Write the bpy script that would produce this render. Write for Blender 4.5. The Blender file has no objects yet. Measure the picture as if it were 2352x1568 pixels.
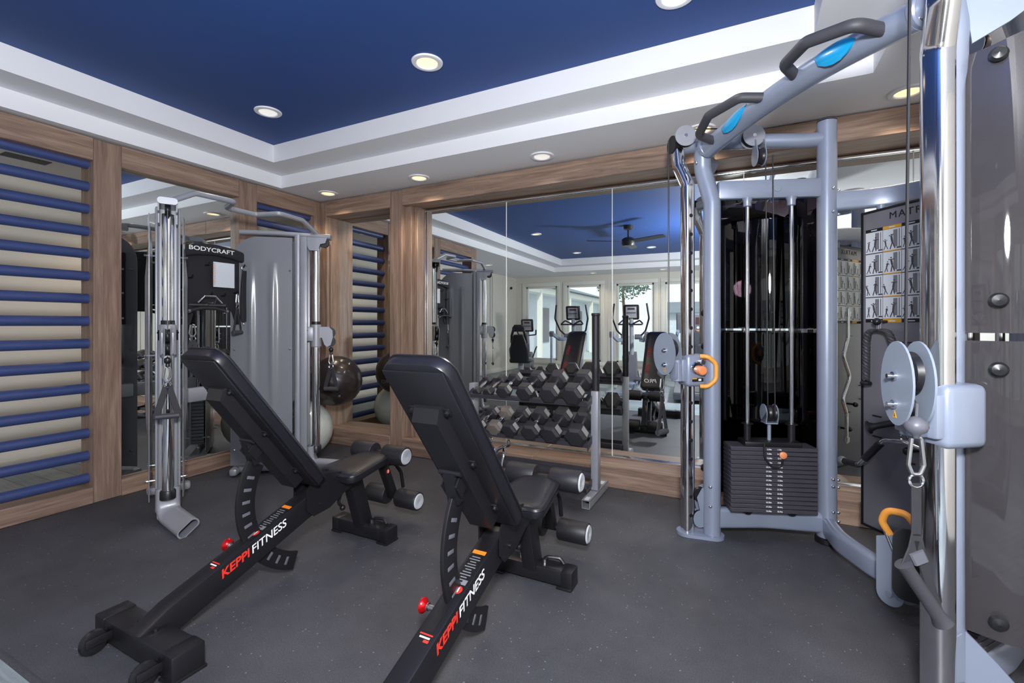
import bpy, bmesh, math, random
from mathutils import Matrix, Vector
random.seed(7)
SC = bpy.context.scene
COL = SC.collection
PI = math.pi
V = Vector

# ------------------------------------------------------------------ materials
def srgb(r, g, b):
    f = lambda c: (c/255/12.92) if c/255 <= .04045 else ((c/255+.055)/1.055)**2.4
    return (f(r), f(g), f(b), 1)

class NT:
    def __init__(s, name):
        s.m = bpy.data.materials.new(name); s.m.use_nodes = True
        s.t = s.m.node_tree; s.n = s.t.nodes; s.l = s.t.links
        s.b = s.n['Principled BSDF']; s.out = s.n['Material Output']
    def new(s, typ, **k):
        nd = s.n.new(typ)
        for a, v in k.items():
            if a in nd.inputs: nd.inputs[a].default_value = v
            else: setattr(nd, a, v)
        return nd
    def link(s, a, b): s.l.new(a, b)
    def coords(s, scale=(1, 1, 1)):
        tc = s.n.new('ShaderNodeTexCoord'); mp = s.n.new('ShaderNodeMapping')
        mp.inputs['Scale'].default_value = scale
        s.link(tc.outputs['Object'], mp.inputs['Vector']); return mp.outputs['Vector']
    def ramp(s, fac, stops):
        r = s.n.new('ShaderNodeValToRGB'); e = r.color_ramp.elements
        while len(e) < len(stops): e.new(.5)
        for i, (p, c) in enumerate(stops): e[i].position = p; e[i].color = c
        s.link(fac, r.inputs['Fac']); return r.outputs['Color']

def mat(name, col, rough=.5, metal=0., var=.06, scale=9., bump=0., spec=.5, coat=0.):
    """Plain surface with a little procedural variation of tone and roughness."""
    t = NT(name)
    v = t.coords()
    nz = t.new('ShaderNodeTexNoise', Scale=scale, Detail=4.0)
    t.link(v, nz.inputs['Vector'])
    lo = tuple(c*(1-var) for c in col[:3])+(1,); hi = tuple(min(1, c*(1+var)) for c in col[:3])+(1,)
    t.link(t.ramp(nz.outputs['Fac'], [(.3, lo), (.7, hi)]), t.b.inputs['Base Color'])
    mr = t.new('ShaderNodeMapRange'); mr.inputs[3].default_value = max(0, rough*(1-var)); mr.inputs[4].default_value = min(1, rough*(1+var))
    t.link(nz.outputs['Fac'], mr.inputs[0]); t.link(mr.outputs[0], t.b.inputs['Roughness'])
    t.b.inputs['Metallic'].default_value = metal
    t.b.inputs['Specular IOR Level'].default_value = spec
    t.b.inputs['Coat Weight'].default_value = coat
    if bump:
        n2 = t.new('ShaderNodeTexNoise', Scale=scale*30, Detail=2.0); t.link(v, n2.inputs['Vector'])
        bp = t.new('ShaderNodeBump', Strength=bump, Distance=.002)
        t.link(n2.outputs['Fac'], bp.inputs['Height']); t.link(bp.outputs['Normal'], t.b.inputs['Normal'])
    return t.m

def wood(name, axis):
    t = NT(name)
    sc = [16, 16, 16]; sc[axis] = 1.1
    v = t.coords(tuple(sc))
    n1 = t.new('ShaderNodeTexNoise', Scale=1.6, Detail=8.0, Roughness=.65, Distortion=.6); t.link(v, n1.inputs['Vector'])
    sc2 = [60, 60, 60]; sc2[axis] = 2.5
    v2 = t.coords(tuple(sc2))
    n2 = t.new('ShaderNodeTexNoise', Scale=2.2, Detail=5.0); t.link(v2, n2.inputs['Vector'])
    base = t.ramp(n1.outputs['Fac'], [(.25, srgb(104, 85, 74)), (.5, srgb(143, 119, 104)), (.75, srgb(176, 150, 132))])
    fine = t.ramp(n2.outputs['Fac'], [(.35, (.62, .6, .58, 1)), (.62, (1, 1, 1, 1))])
    mx = t.new('ShaderNodeMix', data_type='RGBA', blend_type='MULTIPLY'); mx.inputs[0].default_value = .5
    t.link(base, mx.inputs[6]); t.link(fine, mx.inputs[7]); t.link(mx.outputs[2], t.b.inputs['Base Color'])
    t.b.inputs['Roughness'].default_value = .48
    bp = t.new('ShaderNodeBump', Strength=.25, Distance=.003); t.link(n2.outputs['Fac'], bp.inputs['Height']); t.link(bp.outputs['Normal'], t.b.inputs['Normal'])
    return t.m

def rubber_floor():
    t = NT('speckled_rubber')
    v = t.coords()
    n1 = t.new('ShaderNodeTexNoise', Scale=1.4, Detail=6.0, Roughness=.7); t.link(v, n1.inputs['Vector'])
    base = t.ramp(n1.outputs['Fac'], [(.3, srgb(54, 55, 60)), (.7, srgb(77, 78, 84))])
    vo = t.new('ShaderNodeTexVoronoi', Scale=95.0); t.link(v, vo.inputs['Vector'])
    bw = t.new('ShaderNodeSeparateColor'); t.link(vo.outputs['Color'], bw.inputs[0])
    m1 = t.new('ShaderNodeMath', operation='GREATER_THAN'); m1.inputs[1].default_value = .965; t.link(bw.outputs[0], m1.inputs[0])
    m2 = t.new('ShaderNodeMath', operation='LESS_THAN'); m2.inputs[1].default_value = .28; t.link(vo.outputs['Distance'], m2.inputs[0])
    m3 = t.new('ShaderNodeMath', operation='MULTIPLY'); t.link(m1.outputs[0], m3.inputs[0]); t.link(m2.outputs[0], m3.inputs[1])
    n3 = t.new('ShaderNodeTexNoise', Scale=260.0, Detail=3.0); t.link(v, n3.inputs['Vector'])
    gr = t.ramp(n3.outputs['Fac'], [(.35, (.62, .62, .62, 1)), (.65, (1.25, 1.25, 1.28, 1))])
    mx0 = t.new('ShaderNodeMix', data_type='RGBA', blend_type='MULTIPLY'); mx0.inputs[0].default_value = 1
    t.link(base, mx0.inputs[6]); t.link(gr, mx0.inputs[7])
    mx = t.new('ShaderNodeMix', data_type='RGBA'); t.link(m3.outputs[0], mx.inputs[0]); t.link(mx0.outputs[2], mx.inputs[6]); mx.inputs[7].default_value = srgb(120, 124, 130)
    t.link(mx.outputs[2], t.b.inputs['Base Color'])
    t.b.inputs['Roughness'].default_value = .58
    bp = t.new('ShaderNodeBump', Strength=.25, Distance=.002); t.link(n3.outputs['Fac'], bp.inputs['Height']); t.link(bp.outputs['Normal'], t.b.inputs['Normal'])
    return t.m

def plank_floor():
    t = NT('grey_plank_vinyl')
    v = t.coords()
    br = t.new('ShaderNodeTexBrick', Scale=1.0); br.inputs['Brick Width'].default_value = 1.2; br.inputs['Row Height'].default_value = .15
    br.inputs['Mortar Size'].default_value = .003
    br.inputs['Color1'].default_value = srgb(122, 134, 140); br.inputs['Color2'].default_value = srgb(146, 156, 160); br.inputs['Mortar'].default_value = srgb(70, 76, 80)
    t.link(v, br.inputs['Vector'])
    v2 = t.coords((3, 70, 3)); nz = t.new('ShaderNodeTexNoise', Scale=1.5, Detail=6.0); t.link(v2, nz.inputs['Vector'])
    g = t.ramp(nz.outputs['Fac'], [(.35, (.55, .57, .6, 1)), (.65, (1.05, 1.05, 1.05, 1))])
    mx = t.new('ShaderNodeMix', data_type='RGBA', blend_type='MULTIPLY'); mx.inputs[0].default_value = .8
    t.link(br.outputs['Color'], mx.inputs[6]); t.link(g, mx.inputs[7]); t.link(mx.outputs[2], t.b.inputs['Base Color'])
    t.b.inputs['Roughness'].default_value = .45
    return t.m

def see_through(name, tint, gloss=.06, rough=.02, body=None, mixb=0.):
    """Clear or smoked sheet: tinted transparency under a fresnel gloss, optionally milky."""
    t = NT(name); t.n.remove(t.b)
    tr = t.new('ShaderNodeBsdfTransparent'); tr.inputs[0].default_value = tint
    gl = t.new('ShaderNodeBsdfGlossy'); gl.inputs['Roughness'].default_value = rough; gl.inputs['Color'].default_value = (1, 1, 1, 1)
    fr = t.new('ShaderNodeFresnel', IOR=1.45)
    nz = t.new('ShaderNodeTexNoise', Scale=3.0); t.link(t.coords(), nz.inputs['Vector'])
    ad = t.new('ShaderNodeMath', operation='MULTIPLY_ADD'); ad.inputs[1].default_value = .012; t.link(nz.outputs['Fac'], ad.inputs[0])
    t.link(fr.outputs[0], ad.inputs[2])
    last = tr.outputs[0]
    if body:
        df = t.new('ShaderNodeBsdfDiffuse'); df.inputs[0].default_value = body
        m0 = t.new('ShaderNodeMixShader'); m0.inputs[0].default_value = mixb
        t.link(tr.outputs[0], m0.inputs[1]); t.link(df.outputs[0], m0.inputs[2]); last = m0.outputs[0]
    mx = t.new('ShaderNodeMixShader'); t.link(ad.outputs[0], mx.inputs[0]); t.link(last, mx.inputs[1]); t.link(gl.outputs[0], mx.inputs[2])
    t.link(mx.outputs[0], t.out.inputs['Surface'])
    return t.m

def glow(name, col, s):
    t = NT(name); t.b.inputs['Base Color'].default_value = col; t.b.inputs['Emission Color'].default_value = col; t.b.inputs['Emission Strength'].default_value = s
    return t.m

MT = {}
def init_materials():
    m = MT
    m['wood_x'] = wood('oak_grain_along_back', 0); m['wood_y'] = wood('oak_grain_along_side', 1); m['wood_z'] = wood('oak_grain_upright', 2)
    m['rubber'] = rubber_floor(); m['plank'] = plank_floor()
    m['paint'] = mat('warm_white_wall_paint', srgb(214, 210, 202), .6, var=.02, scale=2)
    m['white'] = mat('white_ceiling_paint', srgb(230, 231, 237), .6, var=.015, scale=2)
    m['blue_ceiling'] = mat('deep_blue_ceiling_paint', srgb(36, 72, 136), .6, var=.05, scale=1.2)
    m['trim_white'] = mat('white_window_paint', srgb(225, 224, 218), .45, var=.02)
    m['mirror'] = mat('silvered_mirror', (.83, .87, .862, 1), 0., 1., var=0.)
    m['mirror_edge'] = mat('green_glass_edge', srgb(120, 160, 140), .2)
    m['chrome'] = mat('chrome', (.78, .78, .80, 1), .09, 1., var=.05)
    m['steel'] = mat('brushed_steel', (.55, .55, .57, 1), .3, 1., var=.08, scale=30)
    m['cap'] = mat('silver_cap_plastic', srgb(196, 200, 206), .3, .0, var=.03)
    m['panel_grey'] = mat('warm_grey_panel', srgb(126, 125, 134), .4, .1, var=.02)
    m['plate'] = mat('charcoal_weight_plate', srgb(62, 60, 68), .42, var=.06)
    m['silver'] = mat('silver_blue_paint', srgb(141, 150, 170), .34, .25, var=.03, coat=.3)
    m['silver_flat'] = mat('silver_plate_paint', srgb(138, 148, 164), .38, .2, var=.03)
    m['grey'] = mat('platinum_grey_paint', srgb(150, 152, 160), .38, .2, var=.03, coat=.2)
    m['grey_dark'] = mat('slate_grey_paint', srgb(98, 99, 108), .4, .1, var=.03)
    m['black'] = mat('black_powder_coat', srgb(24, 24, 28), .36, var=.08, bump=.05)
    m['vinyl'] = mat('black_vinyl', srgb(27, 27, 33), .33, var=.06, bump=.12, scale=14)
    m['foam'] = mat('black_foam', srgb(30, 30, 35), .5, var=.06, bump=.1)
    m['fabric'] = mat('black_fabric', srgb(28, 28, 34), .8, var=.1, bump=.2, scale=20)
    m['webbing'] = mat('black_webbing', srgb(42, 42, 47), .7, var=.1, bump=.25, scale=25)
    m['hex'] = mat('black_hex_rubber', srgb(44, 43, 48), .5, var=.12, bump=.06)
    m['hex_worn'] = mat('chalky_worn_rubber', srgb(106, 98, 92), .65, var=.2)
    m['label'] = mat('silver_printed_end', srgb(150, 148, 148), .5, var=.1, scale=40)
    m['grip'] = mat('charcoal_rubber_grip', srgb(60, 60, 66), .55, var=.05, bump=.1)
    m['navy'] = mat('navy_enamel', srgb(58, 72, 120), .42, var=.04)
    m['orange'] = mat('orange_plastic', srgb(238, 160, 66), .4, var=.04)
    m['copper'] = mat('pale_orange_plastic', srgb(232, 142, 92), .4, var=.04)
    m['cyan'] = mat('cyan_plastic', srgb(20, 150, 205), .3, var=.06, coat=.3)
    m['red'] = mat('red_anodised', srgb(200, 20, 25), .25, .5, var=.05)
    m['red_ink'] = mat('red_lettering', srgb(226, 50, 36), .5, var=.02)
    m['dark_red_ink'] = mat('dark_red_lettering', srgb(150, 26, 32), .5, var=.02)
    m['white_ink'] = mat('white_lettering', srgb(236, 236, 238), .5, var=.02)
    m['black_ink'] = mat('black_lettering', srgb(16, 16, 18), .5, var=.02)
    m['yellow_ink'] = mat('amber_print', srgb(216, 160, 40), .5, var=.02)
    m['orange_ink'] = mat('orange_sticker', srgb(240, 128, 34), .5, var=.02)
    m['paper'] = mat('pale_print_paper', srgb(208, 214, 222), .45, var=.02)
    m['figure'] = mat('dark_figure_print', srgb(70, 70, 78), .5, var=.05)
    m['midgrey_ink'] = mat('grey_print', srgb(120, 122, 128), .5, var=.05)
    m['smoke'] = see_through('smoked_acrylic', (.15, .145, .15, 1), rough=.03, body=srgb(112, 108, 112), mixb=.24)
    m['smoke_dark'] = see_through('dark_smoked_acrylic', (.15, .13, .14, 1), rough=.02)
    m['frost'] = see_through('frosted_grey_plastic', (.42, .43, .46, 1), rough=.22, body=srgb(140, 142, 150), mixb=.74)
    m['glass'] = see_through('window_glass', (.96, .98, .97, 1))
    m['pearl'] = mat('pearl_ball_vinyl', srgb(190, 196, 190), .25, var=.03, coat=.5)
    m['ball_dark'] = mat('black_ball_vinyl', srgb(40, 34, 34), .28, var=.05, coat=.3)
    m['cable'] = mat('black_cable', srgb(30, 30, 34), .4)
    m['lamp_warm'] = glow('warm_lamp_lens', (1, .74, .42, 1), 1.25)
    m['lamp_white'] = glow('pale_lamp_lens', (1, .97, .93, 1), .55)
    m['screen'] = glow('console_display', (.05, .02, .02, 1), .1)
    m['stucco'] = mat('grey_stucco', srgb(196, 204, 212), .8, var=.04)
    m['roof'] = mat('slate_roof', srgb(112, 122, 134), .8, var=.1, scale=20)
    m['concrete'] = mat('pale_concrete', srgb(170, 178, 182), .8, var=.06)
    m['leaf'] = mat('tree_leaf', srgb(86, 112, 96), .6, var=.25)
    m['bark'] = mat('tree_bark', srgb(92, 80, 70), .8, var=.2)
    m['fan'] = mat('dark_fan_blade', srgb(40, 40, 44), .4)

# ------------------------------------------------------------------ geometry
def fillet(pts, r, seg=5):
    pts = [V(p) for p in pts]
    if r <= 0 or len(pts) < 3: return pts
    out = [pts[0]]
    for i in range(1, len(pts)-1):
        a, b, c = pts[i-1], pts[i], pts[i+1]
        u = (a-b); w = (c-b); lu, lw = u.length, w.length; u.normalize(); w.normalize()
        ang = u.angle(w, PI)
        if ang > PI-.02: out.append(b); continue
        d = min(r/math.tan(ang/2), lu*.48, lw*.48)
        p0, p1 = b+u*d, b+w*d
        for k in range(seg+1):
            t = k/seg
            out.append((1-t)**2*p0+2*t*(1-t)*b+t*t*p1)
    out.append(pts[-1]); return out

def arc(c, ux, uy, r, a0, a1, n=12):
    c, ux, uy = V(c), V(ux), V(uy)
    return [c+ux*(r*math.cos(a0+(a1-a0)*k/n))+uy*(r*math.sin(a0+(a1-a0)*k/n)) for k in range(n+1)]

def rrect(w, h, r, seg=3):
    r = min(r, w*.499, h*.499); o = []
    for cx, cy, a in ((w/2-r, h/2-r, 0), (-w/2+r, h/2-r, PI/2), (-w/2+r, -h/2+r, PI), (w/2-r, -h/2+r, 3*PI/2)):
        for k in range(seg+1):
            t = a+PI/2*k/seg; o.append((cx+r*math.cos(t), cy+r*math.sin(t)))
    return o

def ngon(r, n=12, ry=None, ph=0):
    return [(r*math.cos(2*PI*k/n+ph), (ry or r)*math.sin(2*PI*k/n+ph)) for k in range(n)]

class G:
    """Collects shapes in local coordinates and links them as one mesh object."""
    def __init__(s, M=None): s.v = []; s.f = []; s.mi = []; s.M = M or Matrix()
    def add(s, vs, fs, mi=0):
        o = len(s.v)
        s.v += [tuple(s.M @ V(p)) for p in vs]
        s.f += [tuple(i+o for i in q) for q in fs]; s.mi += [mi]*len(fs); return s
    def box(s, c, d, R=None, bev=0, seg=2, mi=0):
        c = V(c); x, y, z = d[0]/2, d[1]/2, d[2]/2
        if not bev:
            vs = [V((i, j, k)) for i in (-x, x) for j in (-y, y) for k in (-z, z)]
            fs = [(0, 1, 3, 2), (4, 6, 7, 5), (0, 4, 5, 1), (2, 3, 7, 6), (0, 2, 6, 4), (1, 5, 7, 3)]
        else:
            bm = bmesh.new(); bmesh.ops.create_cube(bm, size=1)
            for q in bm.verts: q.co = V((q.co.x*d[0], q.co.y*d[1], q.co.z*d[2]))
            bmesh.ops.bevel(bm, geom=bm.edges[:], offset=min(bev, min(d)*.49), segments=seg, affect='EDGES', profile=.5)
            bm.verts.index_update(); vs = [q.co.copy() for q in bm.verts]; fs = [tuple(w.index for w in q.verts) for q in bm.faces]; bm.free()
        if R is not None: vs = [R @ p for p in vs]
        return s.add([p+c for p in vs], fs, mi)
    def bar(s, a, b, w, h, up=(0, 0, 1), bev=0, mi=0):
        """Box from a to b, w wide across, h tall towards up."""
        a, b = V(a), V(b); d = b-a; L = d.length; d.normalize(); x = d.cross(V(up)).normalized(); u = x.cross(d)
        R = Matrix((x, d, u)).transposed()
        return s.box((a+b)/2, (w, L, h), R, bev, mi=mi)
    def sweep(s, pts, prof, up=None, closed=False, cap=True, mi=0, scale=None):
        pts = [V(p) for p in pts]; n = len(pts); m = len(prof); vs = []; fs = []
        T = []
        for i in range(n):
            if closed: d = pts[(i+1) % n]-pts[i-1]
            else: d = pts[min(i+1, n-1)]-pts[max(i-1, 0)]
            T.append(d.normalized())
        if up is None:
            a = V((0, 0, 1)) if abs(T[0].z) < .9 else V((1, 0, 0)); x = T[0].cross(a).normalized()
        for i in range(n):
            if up is None:
                x = (x-T[i]*x.dot(T[i])).normalized()
            else: x = T[i].cross(V(up)).normalized()
            y = x.cross(T[i])
            k = 1. if closed or i in (0, n-1) or (pts[i]-pts[i-1]).angle(pts[i+1]-pts[i], 0) < .25 else 1/max(.5, math.sqrt(max(.1, (1+((pts[i]-pts[i-1]).normalized()).dot((pts[i+1]-pts[i]).normalized()))/2)))
            sc = scale[i] if scale else 1.
            for p in prof: vs.append(pts[i]+x*p[0]*k*sc+y*p[1]*sc)
        for i in range(n if closed else n-1):
            j = (i+1) % n
            for q in range(m):
                r = (q+1) % m; fs.append((i*m+q, i*m+r, j*m+r, j*m+q))
        if cap and not closed:
            fs.append(tuple(range(m-1, -1, -1))); fs.append(tuple((n-1)*m+q for q in range(m)))
        return s.add(vs, fs, mi)
    def tube(s, pts, r, n=12, fil=0, closed=False, mi=0, seg=5, scale=None):
        return s.sweep(fillet(pts, fil, seg), ngon(r, n), closed=closed, mi=mi, scale=scale)
    def lathe(s, prof, o=(0, 0, 0), ax=(0, 0, 1), n=20, mi=0):
        o = V(o); z = V(ax).normalized(); a = V((1, 0, 0)) if abs(z.x) < .9 else V((0, 1, 0)); x = z.cross(a).normalized(); y = z.cross(x)
        vs = []; fs = []; m = len(prof)
        for k in range(n):
            c, q = math.cos(2*PI*k/n), math.sin(2*PI*k/n)
            for r, h in prof: vs.append(o+x*(r*c)+y*(r*q)+z*h)
        for k in range(n):
            j = (k+1) % n
            for i in range(m-1): fs.append((k*m+i, j*m+i, j*m+i+1, k*m+i+1))
        if prof[0][0] > 1e-6: fs.append(tuple(k*m for k in range(n-1, -1, -1)))
        if prof[-1][0] > 1e-6: fs.append(tuple(k*m+m-1 for k in range(n)))
        return s.add(vs, fs, mi)
    def cyl(s, a, b, r, n=18, mi=0, bev=0):
        a, b = V(a), V(b); L = (b-a).length; e = min(bev, r*.5, L*.45)
        pr = [(r-e, 0), (r, e), (r, L-e), (r-e, L)] if e else [(r, 0), (r, L)]
        return s.lathe(pr, a, b-a, n, mi)
    def ball(s, c, r, n=20, mi=0, sx=1, squash=1.):
        m = n//2
        return s.lathe([(r*math.sin(PI*i/m)*sx, -r*squash*math.cos(PI*i/m)) for i in range(m+1)], c, (0, 0, 1), n, mi)
    def prism(s, poly, o, ux, uy, th, mi=0):
        """Outline in the (ux, uy) plane at o, th thick (centred)."""
        o, ux, uy = V(o), V(ux).normalized(), V(uy).normalized(); w = ux.cross(uy).normalized(); n = len(poly)
        vs = [o+ux*p[0]+uy*p[1]-w*(th/2) for p in poly]+[o+ux*p[0]+uy*p[1]+w*(th/2) for p in poly]
        fs = [tuple(range(n-1, -1, -1)), tuple(range(n, 2*n))]+[(i, (i+1) % n, n+(i+1) % n, n+i) for i in range(n)]
        return s.add(vs, fs, mi)
    def sheet(s, rows, th, mi=0, outward=None):
        """Curved sheet from a grid of points, given a thickness along its local normal."""
        rows = [[V(p) for p in r] for r in rows]; a, b = len(rows), len(rows[0])
        def nrm(i, j):
            u = rows[min(i+1, a-1)][j]-rows[max(i-1, 0)][j]; w = rows[i][min(j+1, b-1)]-rows[i][max(j-1, 0)]
            return u.cross(w).normalized()
        top = [rows[i][j]+nrm(i, j)*(th/2) for i in range(a) for j in range(b)]; bot = [rows[i][j]-nrm(i, j)*(th/2) for i in range(a) for j in range(b)]
        o = a*b; fs = []
        for i in range(a-1):
            for j in range(b-1):
                q = (i*b+j, (i+1)*b+j, (i+1)*b+j+1, i*b+j+1); fs.append(q); fs.append(tuple(o+k for k in reversed(q)))
        rim = [j for j in range(b)]+[i*b+b-1 for i in range(1, a)]+[(a-1)*b+j for j in range(b-2, -1, -1)]+[i*b for i in range(a-2, 0, -1)]
        for k in range(len(rim)):
            p, q = rim[k], rim[(k+1) % len(rim)]; fs.append((p, q, o+q, o+p))
        return s.add(top+bot, fs, mi)
    def quad(s, o, ux, uy, w, h, mi=0):
        """Flat print: a quad w by h centred at o."""
        o, ux, uy = V(o), V(ux).normalized(), V(uy).normalized()
        return s.add([o-ux*w/2-uy*h/2, o+ux*w/2-uy*h/2, o+ux*w/2+uy*h/2, o-ux*w/2+uy*h/2], [(0, 1, 2, 3)], mi)
    def objs(s, name, m, parent=None, ang=38):
        """One object for each loose piece."""
        n = len(s.v); p = list(range(n))
        def find(a):
            while p[a] != a: p[a] = p[p[a]]; a = p[a]
            return a
        for q in s.f:
            r = find(q[0])
            for k in q[1:]: p[find(k)] = r
        groups = {}
        for i, q in enumerate(s.f): groups.setdefault(find(q[0]), []).append(i)
        out = []
        for fs in groups.values():
            g = G(); ids = {}
            for i in fs:
                for k in s.f[i]:
                    if k not in ids: ids[k] = len(g.v); g.v.append(s.v[k])
                g.f.append(tuple(ids[k] for k in s.f[i])); g.mi.append(s.mi[i])
            out.append(g.obj(name, m, parent, ang=ang))
        return out
    def obj(s, name, m, parent=None, kind=None, label=None, ang=38):
        me = bpy.data.meshes.new(name); me.from_pydata(s.v, [], s.f)
        for x in (m if isinstance(m, (list, tuple)) else [m]): me.materials.append(MT[x])
        me.polygons.foreach_set('material_index', s.mi)
        me.polygons.foreach_set('use_smooth', [True]*len(s.f))
        bm = bmesh.new(); bm.from_mesh(me); bmesh.ops.recalc_face_normals(bm, faces=bm.faces[:]); bm.to_mesh(me); bm.free()
        me.set_sharp_from_angle(angle=math.radians(ang)); me.update()
        o = bpy.data.objects.new(name, me); COL.objects.link(o)
        if parent: o.parent = parent
        if kind: o['kind'] = kind
        if label: o['label'] = label
        return o

def tag(o, label, cat, group=None):
    o['label'] = label; o['category'] = cat
    if group: o['group'] = group
    return o
def thing(name, label, cat, loc=(0, 0, 0), rz=0., group=None):
    o = bpy.data.objects.new(name, None); COL.objects.link(o); o.location = loc; o.rotation_euler = (0, 0, rz); o.empty_display_size = .1
    return tag(o, label, cat, group)
def struct(name, g, m, ang=38):
    return g.obj(name, m, kind='structure', ang=ang)
def dup(root, loc, rz, label, group=None):
    c = root.copy(); COL.objects.link(c); c.location = loc; c.rotation_euler = (0, 0, rz); c['label'] = label
    if group: c['group'] = group
    for ch in [x for x in SC.objects if x.parent == root]:
        d = ch.copy(); COL.objects.link(d); d.parent = c
        for e in [x for x in SC.objects if x.parent == ch]:
            k = e.copy(); COL.objects.link(k); k.parent = d
    return c
def frame(o, ux, uy):
    """Matrix whose x is ux, y is uy at o, z outward."""
    ux, uy = V(ux).normalized(), V(uy).normalized(); w = ux.cross(uy).normalized()
    M = Matrix((ux, uy, w)).transposed().to_4x4(); M.translation = V(o); return M
def text(name, body, size, m, parent, o, ux, uy, shear=0., bold=0., align='CENTER', depth=.0006, sx=1., space=1., label=None, fit=None):
    cu = bpy.data.curves.new('lettering', 'FONT'); cu.body = body; cu.size = size; cu.align_x = align; cu.align_y = 'CENTER'
    cu.shear = shear; cu.offset = bold; cu.extrude = depth; cu.space_character = space; cu.resolution_u = 3
    ob = bpy.data.objects.new('lettering', cu); COL.objects.link(ob)
    dg = bpy.context.evaluated_depsgraph_get(); dg.update()
    me = bpy.data.meshes.new_from_object(ob.evaluated_get(dg)); bpy.data.objects.remove(ob)
    if fit:
        xs_ = [v.co.x for v in me.vertices]; sx = fit/(max(xs_)-min(xs_))
    me.name = name; me.transform(frame(o, ux, uy) @ Matrix.Diagonal((sx, 1, 1, 1)))
    me.materials.clear(); me.materials.append(MT[m])
    t = bpy.data.objects.new(name, me); COL.objects.link(t); t.parent = parent
    if label: t['label'] = label
    return t
# ------------------------------------------------------------------ camera
EYE = 1.22
YAW = math.radians(26.7)
def camera():
    cd = bpy.data.cameras.new('camera'); co = bpy.data.objects.new('camera', cd); COL.objects.link(co)
    co.location = (0, 0, EYE); co.rotation_euler = (PI/2, 0, YAW)
    cd.sensor_width = 36; cd.lens = 36*1073/2352; cd.shift_y = (784-745)/2352*-1; cd.clip_start = .02
    SC.camera = co

# ------------------------------------------------------------------ the room
XL, YB, ZS = -3.97, 3.45, 2.5            # left frame plane, back frame plane, soffit
ZW0, ZW1 = .155, 2.335                   # opening in the timber frame
MX, MY, MA = -2.75, 3.66, math.radians(1.2)   # the long mirror
XH, XR, YF = -5.4, 2.3, -4.46
def mirror_y(x): return MY+(x-MX)*math.tan(MA)

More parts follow.
